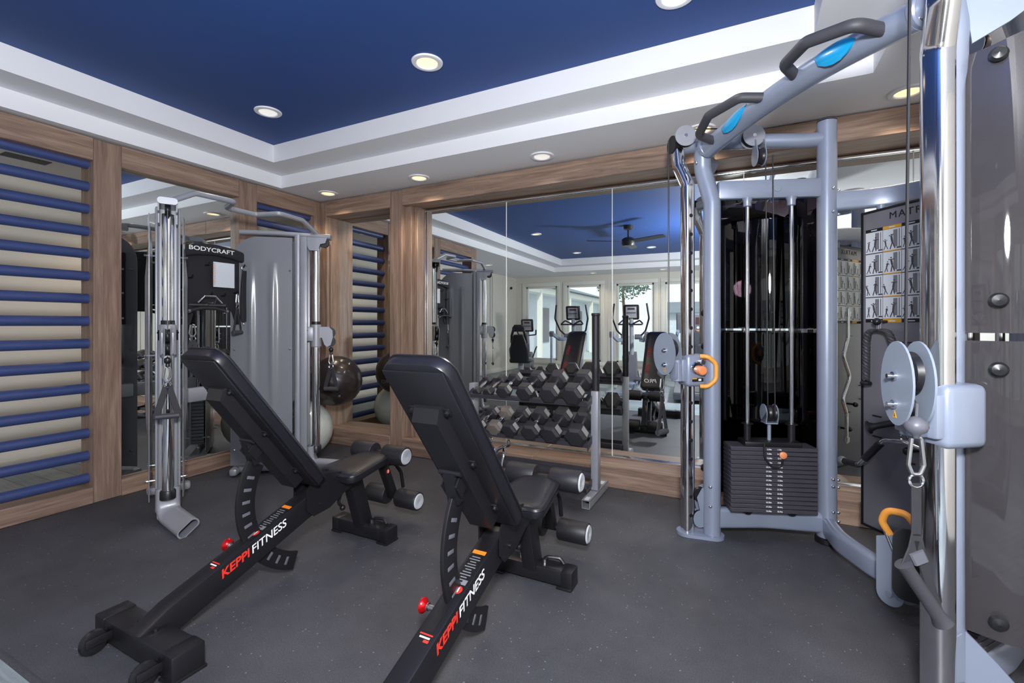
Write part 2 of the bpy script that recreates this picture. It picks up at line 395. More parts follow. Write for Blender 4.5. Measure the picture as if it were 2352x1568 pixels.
def room():
    struct('floor', G().box((-1.5, -.3, -.054), (8.2, 8.7, .1)), 'plank')
    struct('floor_rubber', G().box((-.85, 2.07, -.007), (6.24, 2.74, .014)), 'rubber')
    struct('trim_1', G().box((-.85, .697, -.003), (6.24, .022, .010), bev=.003), 'rubber')
    # walls
    struct('wall_back', G().box((-1.5, 3.92, 1.3), (8.2, .1, 2.6)), 'paint')
    struct('wall_left', G().box((-4.10, 2.15, 1.25), (.1, .86, 2.5)), 'paint')
    struct('wall_hall', G().box((XH-.05, -.3, 1.3), (.1, 8.6, 2.6)), 'paint')
    struct('wall_right', G().box((XR+.05, -.3, 1.3), (.1, 8.6, 2.6)), 'paint')
    wins = [(-5.10, -4.20), (-3.93, -3.02), (-2.62, -1.70), (-1.44, -.53), (-.12, .80), (1.06, 1.97)]
    g = G(); x0 = XH
    g.box((-1.55, YF-.06, .13), (7.7, .12, .26)); g.box((-1.55, YF-.06, 2.38), (7.7, .12, .26))
    for a, b in wins+[(XR, XR)]:
        g.box(((x0+a)/2, YF-.06, 1.255), (a-x0, .12, 1.99)); x0 = b
    struct('wall_front', g, 'paint')
    struct('baseboard_front', G().box((-1.55, YF+.008, .055), (7.7, .016, .11), bev=.004), 'trim_white')
    struct('baseboard_hall', G().box((XH+.008, -.3, .055), (.016, 8.3, .11), bev=.004), 'trim_white')
    for i, (a, b) in enumerate(wins):
        g = G(); c = (a+b)/2; w = b-a
        for s, t in ((-.085, .05), (.0, .03)):                       # casing outside, sash inside
            pass
        for sx in (-1, 1):
            g.box((c+sx*(w/2+.05), YF+.012, 1.255), (.10, .03, 1.99), bev=.006)
            g.box((c+sx*(w/2-.025), YF-.06, 1.255), (.05, .07, 1.99), bev=.006)
        for z, q in ((2.30, 1), (.21, -1)):
            g.box((c, YF+.012, z), (w+.2, .03, .10), bev=.006); g.box((c, YF-.06, z-q*.075), (w, .07, .05), bev=.006)
        o = g.obj('window_%d' % (i+1), 'trim_white', kind='structure')
        G().box((c, YF-.06, 1.255), (w-.08, .008, 1.91)).obj('pane', 'glass', o)
    # thin picture moulding between the windows
    g = G()
    for a, b in ((-4.065, -4.065), (-2.82, -2.82), (-1.57, -1.57)):
        g.box((a, YF+.004, 1.3), (.02, .012, 2.2), bev=.003)
    struct('trim_2', g, 'trim_white')
    # ceiling: soffit ring, two steps, blue top
    lo = (-3.91, .575, -3.40, 2.95); hi = (-3.64, .29, -3.10, 2.67); z1, z2 = 2.614, 2.763
    def ring(g, o, i, z):
        (a, b, c, d), (e, f, h, k) = o, i
        for x0, x1, y0, y1 in ((a, e, c, d), (f, b, c, d), (e, f, c, h), (e, f, k, d)):
            if x1-x0 > 1e-4 and y1-y0 > 1e-4: g.add([(x0, y0, z), (x1, y0, z), (x1, y1, z), (x0, y1, z)], [(0, 1, 2, 3)])
    def riser(g, r, za, zb):
        a, b, c, d = r
        for p, q in (((a, c), (b, c)), ((b, c), (b, d)), ((b, d), (a, d)), ((a, d), (a, c))):
            g.add([(*p, za), (*q, za), (*q, zb), (*p, zb)], [(0, 1, 2, 3)])
    g = G(); ring(g, (XH-.05, XR+.05, YF-.05, 3.95), lo, ZS); riser(g, lo, ZS, z1); ring(g, lo, hi, z1); riser(g, hi, z1, z2-.001)
    ring(g, (XH-.05, XR+.05, YF-.05, 3.95), hi, z2+.1)
    struct('ceiling', g, 'white')
    struct('ceiling_tray', G().box(((hi[0]+hi[1])/2, (hi[2]+hi[3])/2, z2+.02), (hi[1]-hi[0]+.06, hi[3]-hi[2]+.06, .04)), 'blue_ceiling')
    # timber frame
    n = [2]
    def timber(c, d, m, bev=.004):
        n[0] += 1; return struct('trim_%d' % n[0], G().box(c, d, bev=bev, seg=1), m)
    D = .18; xc = XL-D/2
    for y0, y1 in ((.45, .62), (1.56, 1.721), (2.578, 2.749), (3.375, 3.62)):
        timber((xc, (y0+y1)/2, 1.245), (D, y1-y0, 2.48), 'wood_z')
    for y0, y1 in ((.62, 1.56), (1.721, 2.578), (2.749, 3.375)):
        timber((xc, (y0+y1)/2, (ZW1+2.49)/2), (D-.002, y1-y0+.002, 2.49-ZW1), 'wood_y')
        timber((xc, (y0+y1)/2, .058), (D-.002, y1-y0+.002, .112), 'wood_y')
    yc = YB+.12
    timber((-3.93, yc, 1.245), (.08, .24, 2.478), 'wood_z')
    timber((-2.965, yc, 1.245), (.15, .24, 2.478), 'wood_z')
    timber((-2.855, yc+.03, 1.245), (.07, .2, 2.18), 'wood_z'); timber((-2.80, yc+.05, 1.245), (.04, .16, 2.18), 'wood_z')
    timber((-3.465, yc, (ZW1+2.492)/2), (.85, .238, 2.492-ZW1), 'wood_x'); timber((-3.465, yc, .078), (.85, .238, .155), 'wood_x')
    for a, b in ((-2.89, -2.1), (-2.1, -.2), (-.2, XR)):
        timber(((a+b)/2, yc+.03, (ZW1+2.492)/2), (b-a, .30, 2.492-ZW1), 'wood_x')
    for a, b in ((-2.89, -1.55), (-1.55, .3), (.3, XR)):
        timber(((a+b)/2, yc+.03, .078), (b-a, .30, .155), 'wood_x')
    # chrome channels of the long mirror
    R = Matrix.Rotation(MA, 3, 'Z')
    for z, h in ((2.312, .02), (.166, .022)):
        n[0] += 1; struct('trim_%d' % n[0], G().box((-.25, mirror_y(-.25)-.012, z), (5.05, .012, h), R, bev=.003), 'chrome')
    n[0] += 1; struct('trim_%d' % n[0], G().box((-2.772, MY-.012, 1.24), (.012, .012, 2.16), R, bev=.003), 'chrome')
    for x_ in (-1.905, -.962, -.02, .93):
        n[0] += 1; struct('trim_%d' % n[0], G().box((x_, mirror_y(x_)-.001, 1.238), (.005, .006, 2.13), R), 'trim_white')
    # mirrors: one object per sheet
    names = ['wall mirror sheet beside the timber post, behind the cable trainer', 'wall mirror sheet behind the dumbbell rack', 'wall mirror sheet behind the chrome column of the silver cable machine',
             'wall mirror sheet behind the silver weight stack', 'wall mirror sheet at the end of the row behind the exercise chart panel']
    xs = [-2.766, -1.905, -.962, -.02, .93, 1.90]
    for i in range(5):
        a, b = xs[i]+.0015, xs[i+1]-.0015
        g = G().box(((a+b)/2, mirror_y((a+b)/2)+.003, 1.238), (b-a, .006, 2.13), R)
        o = g.obj('mirror', 'mirror'); tag(o, names[i], 'mirror', None)
    o = G().box((-3.465, MY+.003-.012, 1.243), (.85, .006, 2.175), R).obj('mirror', 'mirror'); tag(o, 'narrow framed wall mirror between two timber posts behind the exercise balls', 'mirror')
    o = G().box((-4.035, 2.15, 1.225), (.006, .855, 2.215)).obj('mirror', 'mirror'); tag(o, 'framed side wall mirror behind the grey cable trainer', 'mirror')

def ladders():
    zs = [.165+.1541*i for i in range(15)]
    for y0, y1, lab in ((.62, 1.56, 'ladder of navy blue round rails in the first timber opening'), (2.749, 3.375, 'ladder of navy blue rails in the narrow timber opening behind the grey weight tower')):
        t = thing('rail_ladder', lab, 'wall bars', (-4.055, (y0+y1)/2, 0))
        L = (y1-y0)/2
        for z in zs: G().cyl((0, -L, z), (0, L, z), .033, 20).obj('rail', 'navy', t)

def fixtures():
    proto = [None]
    def light(x, y, z, lit, lab, grp):
        root = thing('recessed_downlight', lab, 'ceiling light', (x, y, z), 0, grp)
        G().lathe([(.060, -.001), (.064, -.010), (.070, -.012), (.088, -.009), (.092, -.003), (.092, -.0005)], n=28).obj('trim_ring', 'white', root)
        G().lathe([(0, -.004), (.062, -.003), (.062, -.001), (0, -.001)], n=28).obj('lens', 'lamp_warm' if lit else 'lamp_white', root)
        ld = bpy.data.lights.new('downlight', 'SPOT'); ld.energy = (26 if lit else 10); ld.color = (1, .80, .58) if lit else (1, .95, .9); ld.spot_size = math.radians(125); ld.spot_blend = .6; ld.shadow_soft_size = .05
        lo = bpy.data.objects.new('downlight', ld); COL.objects.link(lo); lo.location = (x, y, z-.02)
        return root
    g1 = 'recessed lights in the blue tray ceiling'; g2 = 'recessed lights in the white soffit'
    for i, (x, y, lit, lab) in enumerate([(-1.68, 2.23, 1, 'glowing recessed light in the blue ceiling, above the two benches'),
            (-3.10, 2.23, 0, 'pale recessed light in the blue ceiling corner near the timber frame'),
            (-.30, 2.30, 0, 'pale recessed light in the blue ceiling at the top edge of the view'),
            (-3.06, 0., 1, 'glowing recessed light in the blue ceiling, level with the fan'),
            (-3.02, -2.3, 1, 'glowing recessed light in the far blue ceiling corner by the bike'),
            (-1.46, -2.2, 0, 'pale recessed light in the blue ceiling above the ellipticals')]):
        light(x, y, 2.763, lit, lab, g1)
    for x, y, lit, lab in [(-3.645, 3.26, 1, 'glowing soffit light in the corner above the exercise balls'), (-2.55, 3.27, 1, 'glowing soffit light above the timber post beside the long mirror'),
            (-1.39, 3.27, 0, 'pale soffit light above the dumbbell rack'), (-.27, 3.29, 1, 'glowing soffit light behind the pull-up grip of the silver machine'),
            (.79, 3.27, 1, 'glowing soffit light above the exercise chart panel'), (.97, 2.0, 1, 'soffit light over the silver cable machine, seen in the mirror'),
            (-3.1, -3.95, 1, 'soffit light above the second window'), (-1.42, -3.85, 1, 'soffit light above the third window'),
            (-4.75, -1.5, 1, 'soffit light in the open hallway near the bike'), (-4.75, 2.3, 1, 'soffit light in the hallway behind the rail ladders')]:
        light(x, y, 2.5, lit, lab, g2)
    # fan
    t = thing('ceiling_fan', 'dark three blade ceiling fan under the blue tray, seen in the mirror', 'ceiling fan', (-1.50, .05, 2.763))
    G().lathe([(.0, 0), (.075, 0), (.07, -.06), (.03, -.075), (0, -.075)]).obj('canopy', 'fan', t)
    G().cyl((0, 0, -.07), (0, 0, -.2), .014).obj('downrod', 'fan', t)
    G().lathe([(0, -.19), (.06, -.19), (.10, -.215), (.105, -.29), (.085, -.32), (0, -.325)]).obj('motor', 'fan', t)
    for k in range(3):
        a = math.radians(28+120*k); M = Matrix.Rotation(a, 4, 'Z') @ Matrix.Rotation(math.radians(12), 4, 'X')
        g = G(Matrix.Translation((0, 0, -.255)) @ M); g.prism([(.10, -.05), (.2, -.065), (.62, -.055), (.66, -.03), (.66, .04), (.6, .06), (.2, .06), (.10, .05)], (0, 0, 0), (1, 0, 0), (0, 1, 0), .008); g.obj('blade', 'fan', t)
    # air vent in the hallway ceiling
    t = thing('air_vent', 'white slotted air vent in the hallway ceiling beyond the rails', 'air vent', (-4.92, 1.52, 2.5))
    G().box((0, 0, -.006), (.22, .36, .012), bev=.004).obj('frame', 'white', t)
    g = G()
    for k in range(9): g.box((-.06+.015*k, 0, -.014), (.006, .26, .006))
    g.obj('grille', 'grey_dark', t)
    # dome camera
    t = thing('dome_camera', 'small dark security camera high on the hallway wall, seen in the mirror', 'security camera', (XH+.03, -4.0, 2.2))
    G().cyl((-.03, 0, 0), (.0, 0, 0), .05).obj('mount', 'trim_white', t); G().ball((.03, 0, -.005), .036).obj('lens', 'black', t)

def outside():
    struct('ground', G().box((-1.5, -28, -.25), (50, 47, .1)), 'concrete')
    t = thing('neighbour_building', 'low grey building with white roof fascia beyond the windows', 'building', (-8.1, -14, -.2))
    G().box((-1.2, 1, 1.3), (5, 16, 2.6)).obj('wall', 'stucco', t)
    G().box((-1.0, 1, 2.72), (5.6, 16.6, .25), bev=.02).obj('fascia', 'trim_white', t)
    G().prism([(-3.4, 0), (3.0, 0), (-.4, 1.0)], (-1.0, 1, 2.85), (1, 0, 0), (0, 0, 1), 16.8).obj('roof', 'roof', t)
    for y in (-1.5, 1.0, 3.5): 
        w = G().box((1.31, y, 1.4), (.04, 1.0, 1.4)).obj('window', 'grey_dark', t)
    for y in (-5.4, -2.2, 1.6, 5.2): G().box((1.75, y, 1.32), (.16, .16, 2.65)).obj('post', 'trim_white', t)
    t = thing('distant_house', 'distant grey house with a sloping slate roof outside the windows', 'building', (4.0, -36, -.2))
    G().box((0, 0, 1.2), (18, 4, 2.4)).obj('wall', 'stucco', t)
    G().prism([(-2.6, 0), (2.6, 0), (0, 1.0)], (0, 0, 2.4), (0, 1, 0), (0, 0, 1), 18.6).obj('roof', 'roof', t)
    for x in (-4, -1.2, 2, 5): G().box((x, 2.02, 1.4), (1.2, .06, 1.3)).obj('window', 'grey_dark', t)
    t = thing('tree', 'leafy tree standing behind the low roof outside the third window', 'tree', (-6.6, -26, -.2))
    G().tube([(0, 0, 0), (.1, 0, 1.8), (.0, .1, 3.6), (.15, 0, 4.8)], .16, 8, scale=[1, .8, .5, .2]).obj('trunk', 'bark', t)
    g = G(); rnd = random.Random(3)
    for k in range(900):
        a = rnd.uniform(0, 2*PI); r = 1.9*math.sqrt(rnd.random()); z = 4.2+rnd.uniform(-1.3, 1.5)*(1-r/2.6)
        p = V((r*math.cos(a), r*math.sin(a), z)); u = V((rnd.uniform(-1, 1), rnd.uniform(-1, 1), rnd.uniform(-1, 1))).normalized(); w = u.orthogonal().normalized()
        g.add([p-u*.12, p+w*.06, p+u*.12, p-w*.06], [(0, 1, 2, 3)])
    g.obj('foliage', 'leaf', t)
# ------------------------------------------------------------------ adjustable bench
def bench_slot_arc(r, a0, a1, n=26):
    return arc((0, .74, .41), (0, 1, 0), (0, 0, 1), r, a0, a1, n)

def make_bench(loc, rz, lab, front_text):
    t = thing('weight_bench', lab, 'weight bench', loc, rz, 'adjustable weight benches')
    # rear foot bar, wheels
    g = G(); g.box((0, 0, .052), (.53, .105, .082), bev=.006)
    for s in (-1, 1):
        g.box((s*.235, 0, .052), (.07, .11, .088), bev=.006)
        g.box((s*.235, 0, .006), (.075, .122, .012), bev=.003)
    rf = g.obj('rear_foot', 'black', t)
    for sx in (-.16, .195):
        g = G(); g.box((sx-.018, -.085, .055), (.004, .09, .03), bev=.001); g.box((sx+.018, -.085, .055), (.004, .09, .03), bev=.001)
        g.cyl((sx-.022, -.10, .048), (sx+.022, -.10, .048), .007, 10)
        g.obj('wheel_bracket', 'black', rf)
        w = G().lathe([(.012, -.012), (.03, -.013), (.041, -.010), (.045, 0), (.041, .010), (.03, .013), (.012, .012)], (sx, -.10, .048), (1, 0, 0), 24).obj('wheel', 'black', t)
        G().lathe([(0, .016), (.008, .015), (.009, -.015), (0, -.016)], (sx, -.10, .048), (1, 0, 0), 14).obj('hub', 'steel', w)
    g = G()
    for s in (-1, 1): g.box((s*.055, .0, .091), (.03, .05, .006), bev=.002); g.cyl((s*.055, .0, .09), (s*.055, .0, .105), .009, 8)
    g.objs('bolt_plate', 'black', rf)
    # main beam with a kink, sloping up to the hinge
    P = [(0, -.02, .045), (0, .075, .098), (0, .70, .320), (0, .86, .378)]
    beam = G().sweep([V(p) for p in P], rrect(.08, .11, .006, 2), up=(0, 0, 1)).obj('beam', 'black', t)
    d = (V(P[2])-V(P[1])).normalized(); up = V((0, -d.z, d.y))
    mid = V(P[1])
    def on_top(s, off=0): return mid+d*s+up*(.0557)+V((off, 0, 0))
    def on_side(s, off=0): return mid+d*s+V((.0408, 0, 0))+up*off
    g = G(); g.quad(on_top(.56), (1, 0, 0), d, .056, .018, 0); o = g.obj('warning_sticker', 'orange_ink', beam, label='orange warning sticker')
    g = G()
    g.quad(on_top(.475), (1, 0, 0), d, .058, .14, 0)
    for k in range(11): g.quad(on_top(.415+.012*k)+up*.0006, (1, 0, 0), d, .046-.010*(k % 3), .0045, 1)
    g.quad(on_top(.418, .016)+up*.0008, (1, 0, 0), d, .02, .022, 1)
    g.obj('instruction_label', ['black_ink', 'midgrey_ink'], beam, label='black label with fine grey print')
    g = G(); g.lathe([(0, .0004), (.016, .0004), (.016, 0)], on_top(.385, .010), up, 20, 0); g.quad(on_top(.385, .010)+up*.001, (1, 0, 0), d, .006, .02, 1)
    g.obj('round_sticker', ['red_ink', 'white_ink'], beam, label='round red and white sticker')
    g = G(); g.box(mid+d*.29+up*.0545, (.034, .15, .003), Matrix((V((1, 0, 0)), d, up)).transposed()); g.obj('slot', 'black_ink', beam)
    g = G(); g.quad(on_top(.205), (1, 0, 0), d, .05, .005, 0); g.quad(on_top(.194), (1, 0, 0), d, .04, .006, 1); g.quad(on_top(.183, .012), (1, 0, 0), d, .02, .009, 0)
    g.obj('pin_label', ['red_ink', 'white_ink'], beam)
    text('brand_lettering', 'KEPPI', .050, 'red_ink', beam, on_side(.250, .016), d, up, shear=.3, bold=.0012, fit=.138)
    text('brand_lettering', 'FITNESS', .050, 'white_ink', beam, on_side(.416, .016), d, up, shear=.3, bold=.0004, fit=.188)
    # front post and foot
    g = G().sweep([V((0, .985, .40)), V((0, 1.085, .07))], rrect(.07, .085, .006, 2), up=(0, 1, 0)); g.obj('front_post', 'black', t)
    g = G(); g.box((0, 1.09, .048), (.40, .085, .07), bev=.006)
    for s in (-1, 1): g.box((s*.185, 1.09, .046), (.055, .09, .078), bev=.006); g.box((s*.175, 1.09, .006), (.075, .10, .012), bev=.003)
    ff = g.obj('front_foot', 'black', t)
    G().tube([(.05, 1.10, .085), (.07, 1.10, .108), (.13, 1.115, .108), (.15, 1.115, .085)], .009, 8, .02).obj('foot_handle', 'black', ff)
    g = G()
    for s in (-1, 1): g.cyl((s*.062, 1.09, .082), (s*.062, 1.09, .10), .009, 8)
    g.objs('bolt', 'steel', ff)
    # hinge plates and seat rail
    g = G()
    poly = [(.66, .40), (.70, .45), (.76, .46), (.90, .43), (.98, .41), (.98, .34), (.90, .32), (.80, .27), (.70, .26), (.66, .30)]
    for s in (-1, 1): g.prism(poly, (s*.048, 0, 0), (0, 1, 0), (0, 0, 1), .006)
    g.cyl((-.06, .74, .41), (.06, .74, .41), .014, 12); g.cyl((-.06, .74, .31), (.06, .74, .31), .010, 12)
    hp = g.obj('hinge_bracket', 'black', t)
    g = G().sweep([V((0, .80, .365)), V((0, 1.20, .395))], rrect(.05, .05, .005, 2), up=(0, 0, 1)); g.obj('seat_rail', 'black', t)
    g = G(); g.lathe([(0, .0006), (.014, .0006), (.014, 0)], (.0525, .93, .375), (1, 0, 0), 18, 0); g.quad((.0535, .93, .375), (0, 1, 0), (0, 0, 1), .006, .018, 1); g.obj('round_sticker', ['red_ink', 'white_ink'], hp, label='round red and white sticker')
    g = G(); g.tube([(.0, .92, .30), (.0, .90, .25), (.0, .93, .22)], .009, 8, .02); g.ball((0, .93, .215), .016, 10); g.obj('adjuster_pin', 'black', hp)
    # seat pad: rounded, narrower to the front
    def pad(name, a, b, w0, w1, th, parent, crown, m='vinyl', flip=1):
        a, b = V(a), V(b); ay = (b-a); L = ay.length; ay.normalize(); n = V((1, 0, 0)).cross(ay)*flip   # n: sitting side
        def outline(k):
            o = []; W0, W1 = w0/2-k, w1/2-k; r0, r1 = min(.045, W0*.6), min(.06, W1*.7)
            for cx, cy, a0, r in ((W1-r1, L-k-r1, 0, r1), (-W1+r1, L-k-r1, PI/2, r1), (-W0+r0, k+r0, PI, r0), (W0-r0, k+r0, 1.5*PI, r0)):
                for q in range(6): t_ = a0+PI/2*q/5; o.append((cx+r*math.cos(t_), cy+r*math.sin(t_)))
            return o
        lay = [(.012, -th*.5), (.002, -th*.46), (0, -th*.38), (0, th*.18), (.004, th*.34), (.016, th*.46), (.034, th*.5+crown*.5), (.07, th*.5+crown)]
        vs = []; fs = []; m_ = None
        for k, h in lay:
            o = outline(k); m_ = len(o)
            vs += [a+V((1, 0, 0))*p[0]+ay*p[1]+n*h for p in o]
        for i in range(len(lay)-1):
            for q in range(m_): r = (q+1) % m_; fs.append((i*m_+q, i*m_+r, (i+1)*m_+r, (i+1)*m_+q))
        fs.append(tuple(range(m_-1, -1, -1))); fs.append(tuple((len(lay)-1)*m_+q for q in range(m_)))
        o = G().add(vs, fs).obj(name, m, parent, ang=50)
        pts = [a+V((1, 0, 0))*p[0]+ay*p[1]+n*(th*.20) for p in outline(-.001)]
        G().tube(pts, .0035, 6, closed=True).obj('piping', 'vinyl', o)
        return o, ay, n
    pad('seat', (0, .86, .405), (0, 1.215, .435), .28, .215, .055, t, .004)
    # backrest
    A, B = V((0, .70, .44)), V((0, .185, 1.115))
    back, ay, n = pad('backrest', A, B, .27, .26, .062, t, .005, flip=-1)
    L = (B-A).length; R = Matrix((V((1, 0, 0)), ay, n)).transposed()
    g = G(); g.box(A+ay*(L/2)-n*.034, (.235, L-.05, .008), R, bev=.003); g.obj('backing_board', 'black', back)
    # channel frame, tapering outward
    g = G(); s0, s1 = .06, L*.80; c = A-n*.038
    pr = [(-.055, 0), (-.05, -.05), (.05, -.05), (.055, 0)]
    def ringp(s, k): return [c+ay*s+V((p[0], 0, 0))+n*(p[1]*k) for p in pr]
    rows = ringp(s0, 1.)+ringp(s1-.03, 1.)+ringp(s1, .25)
    fs = []
    for i in range(2):
        for q in range(4): r = (q+1) % 4; fs.append((i*4+q, i*4+r, (i+1)*4+r, (i+1)*4+q))
    fs += [(3, 2, 1, 0), (8, 9, 10, 11)]
    g.add(rows, fs); g.obj('back_channel', 'black', back)
    g = G()
    for s in (.14, .40, .66):
        for q in (-1, 1):
            g.box(c+ay*s+V((q*.068, 0, 0))-n*.003, (.026, .03, .006), R, bev=.001); g.cyl(c+ay*s+V((q*.070, 0, 0)), c+ay*s+V((q*.070, 0, 0))-n*.016, .008, 8)
    g.objs('bolt', 'black', back)
    text('brand_lettering', 'PRO', .075, 'white_ink', back, A+ay*.10+n*.0372+V((-.02, 0, 0)), (-1, 0, 0), ay, shear=.25, bold=.001)
    text('brand_lettering', '1000', .07, 'dark_red_ink', back, A+ay*.27+n*.0372+V((-.075, 0, 0)), ay, (1, 0, 0), bold=.002)
    text('brand_lettering', 'KEPPI', .06, 'dark_red_ink', back, A+ay*.52+n*.0372+V((-.075, 0, 0)), ay, (1, 0, 0), bold=.002)
    # ladder arc
    a0, a1 = math.radians(150), math.radians(252)
    g = G().sweep(bench_slot_arc(.365, a0, a1), rrect(.085, .016, .003, 2), up=(1, 0, 0))
    g2 = G()
    ar = g.obj('ladder_arc', 'black', t)
    # its profile is swept with x across, so the notches sit on the outer face and both flanks
    for k in range(11):
        a = a0+(a1-a0)*(k+1.2)/12.2; rr = V((0, math.cos(a), math.sin(a))); tt = V((0, -math.sin(a), math.cos(a)))
        p = V((0, .74, .41))+rr*.4025
        for s in (-1, 1): g2.box(V((s*.0078, .74, .41))+rr*.365, (.003, .014, .036), Matrix((V((1, 0, 0)), tt, rr)).transposed(), bev=.0012)
    g2.objs('notch', 'grey_dark', ar)
    e = V((0, .74, .41))+V((0, math.cos(a0), math.sin(a0)))*.365
    q = A+ay*(L*.47)-n*.09
    g = G()
    for s in (-1, 1): g.prism([(-.03, -.02), (.03, -.02), (.045, .05), (-.02, .05)], (s*.03, (e.y+q.y)/2, (e.z+q.z)/2), ay, n, .006)
    g.bar(e, q, .04, .045, up=(1, 0, 0)); g.cyl(q-V((.045, 0, 0)), q+V((.045, 0, 0)), .010, 10)
    g.obj('arc_bracket', 'black', ar)
    # red pull pin
    k = mid+d*.31+up*.03-V((.04, 0, 0))
    pin = G().lathe([(.010, 0), (.010, .03), (.014, .032), (.014, .036)], k, (-1, 0, 0), 14).obj('pull_pin', 'steel', t)
    G().lathe([(.008, .036), (.016, .042), (.026, .052), (.027, .058), (.018, .064), (0, .066)], k, (-1, 0, 0), 22).obj('knob', 'red', pin)
    # leg developer with foam rollers
    g = G(); g.sweep([V((0, 1.19, .40)), V((0, 1.235, .385)), V((0, 1.335, .15))], rrect(.045, .05, .005, 2), up=(1, 0, 0)); g.cyl((-.06, 1.225, .44), (.06, 1.225, .44), .014); g.bar((0, 1.225, .38), (0, 1.225, .455), .05, .05, up=(1, 0, 0), bev=.004)
    ld = g.obj('leg_developer', 'black', t)
    g = G(); g.lathe([(0, .0006), (.013, .0006), (.013, 0)], (.0255, 1.262, .325), (1, 0, 0), 18, 0); g.quad((.0265, 1.262, .325), (0, 1, 0), (0, 0, 1), .006, .017, 1); g.obj('round_sticker', ['red_ink', 'white_ink'], ld, label='round red and white sticker')
    G().tube([(.0, 1.275, .36), (.02, 1.33, .355), (.03, 1.375, .29), (.03, 1.395, .19)], .011, 10, .05).obj('loop_handle', 'black', ld)
    for y, z in ((1.225, .445), (1.34, .145)):
        for s in (-1, 1):
            ro = G().lathe([(.02, .0), (.052, .0), (.056, .006), (.056, .15), (.052, .156), (.02, .156)], (s*.042, y, z), (s, 0, 0), 28).obj('foam_roller', 'foam', t)
            G().lathe([(.0, .004), (.006, .004), (.010, .006), (.040, .006), (.046, .0), (.046, -.006)], (s*.198, y, z), (s, 0, 0), 24).obj('end_cap', 'cap', ro)
        G().cyl((-.05, y, z), (.05, y, z), .016).obj('roller_axle', 'black', ld)
    return t

def benches():
    b = make_bench((-1.995, .945, 0), math.radians(-.6), 'black incline weight bench standing on four feet nearer the timber rails', '')
    c = dup(b, (-.925, .975, 0), 0, 'black incline weight bench in front of the dumbbell rack')
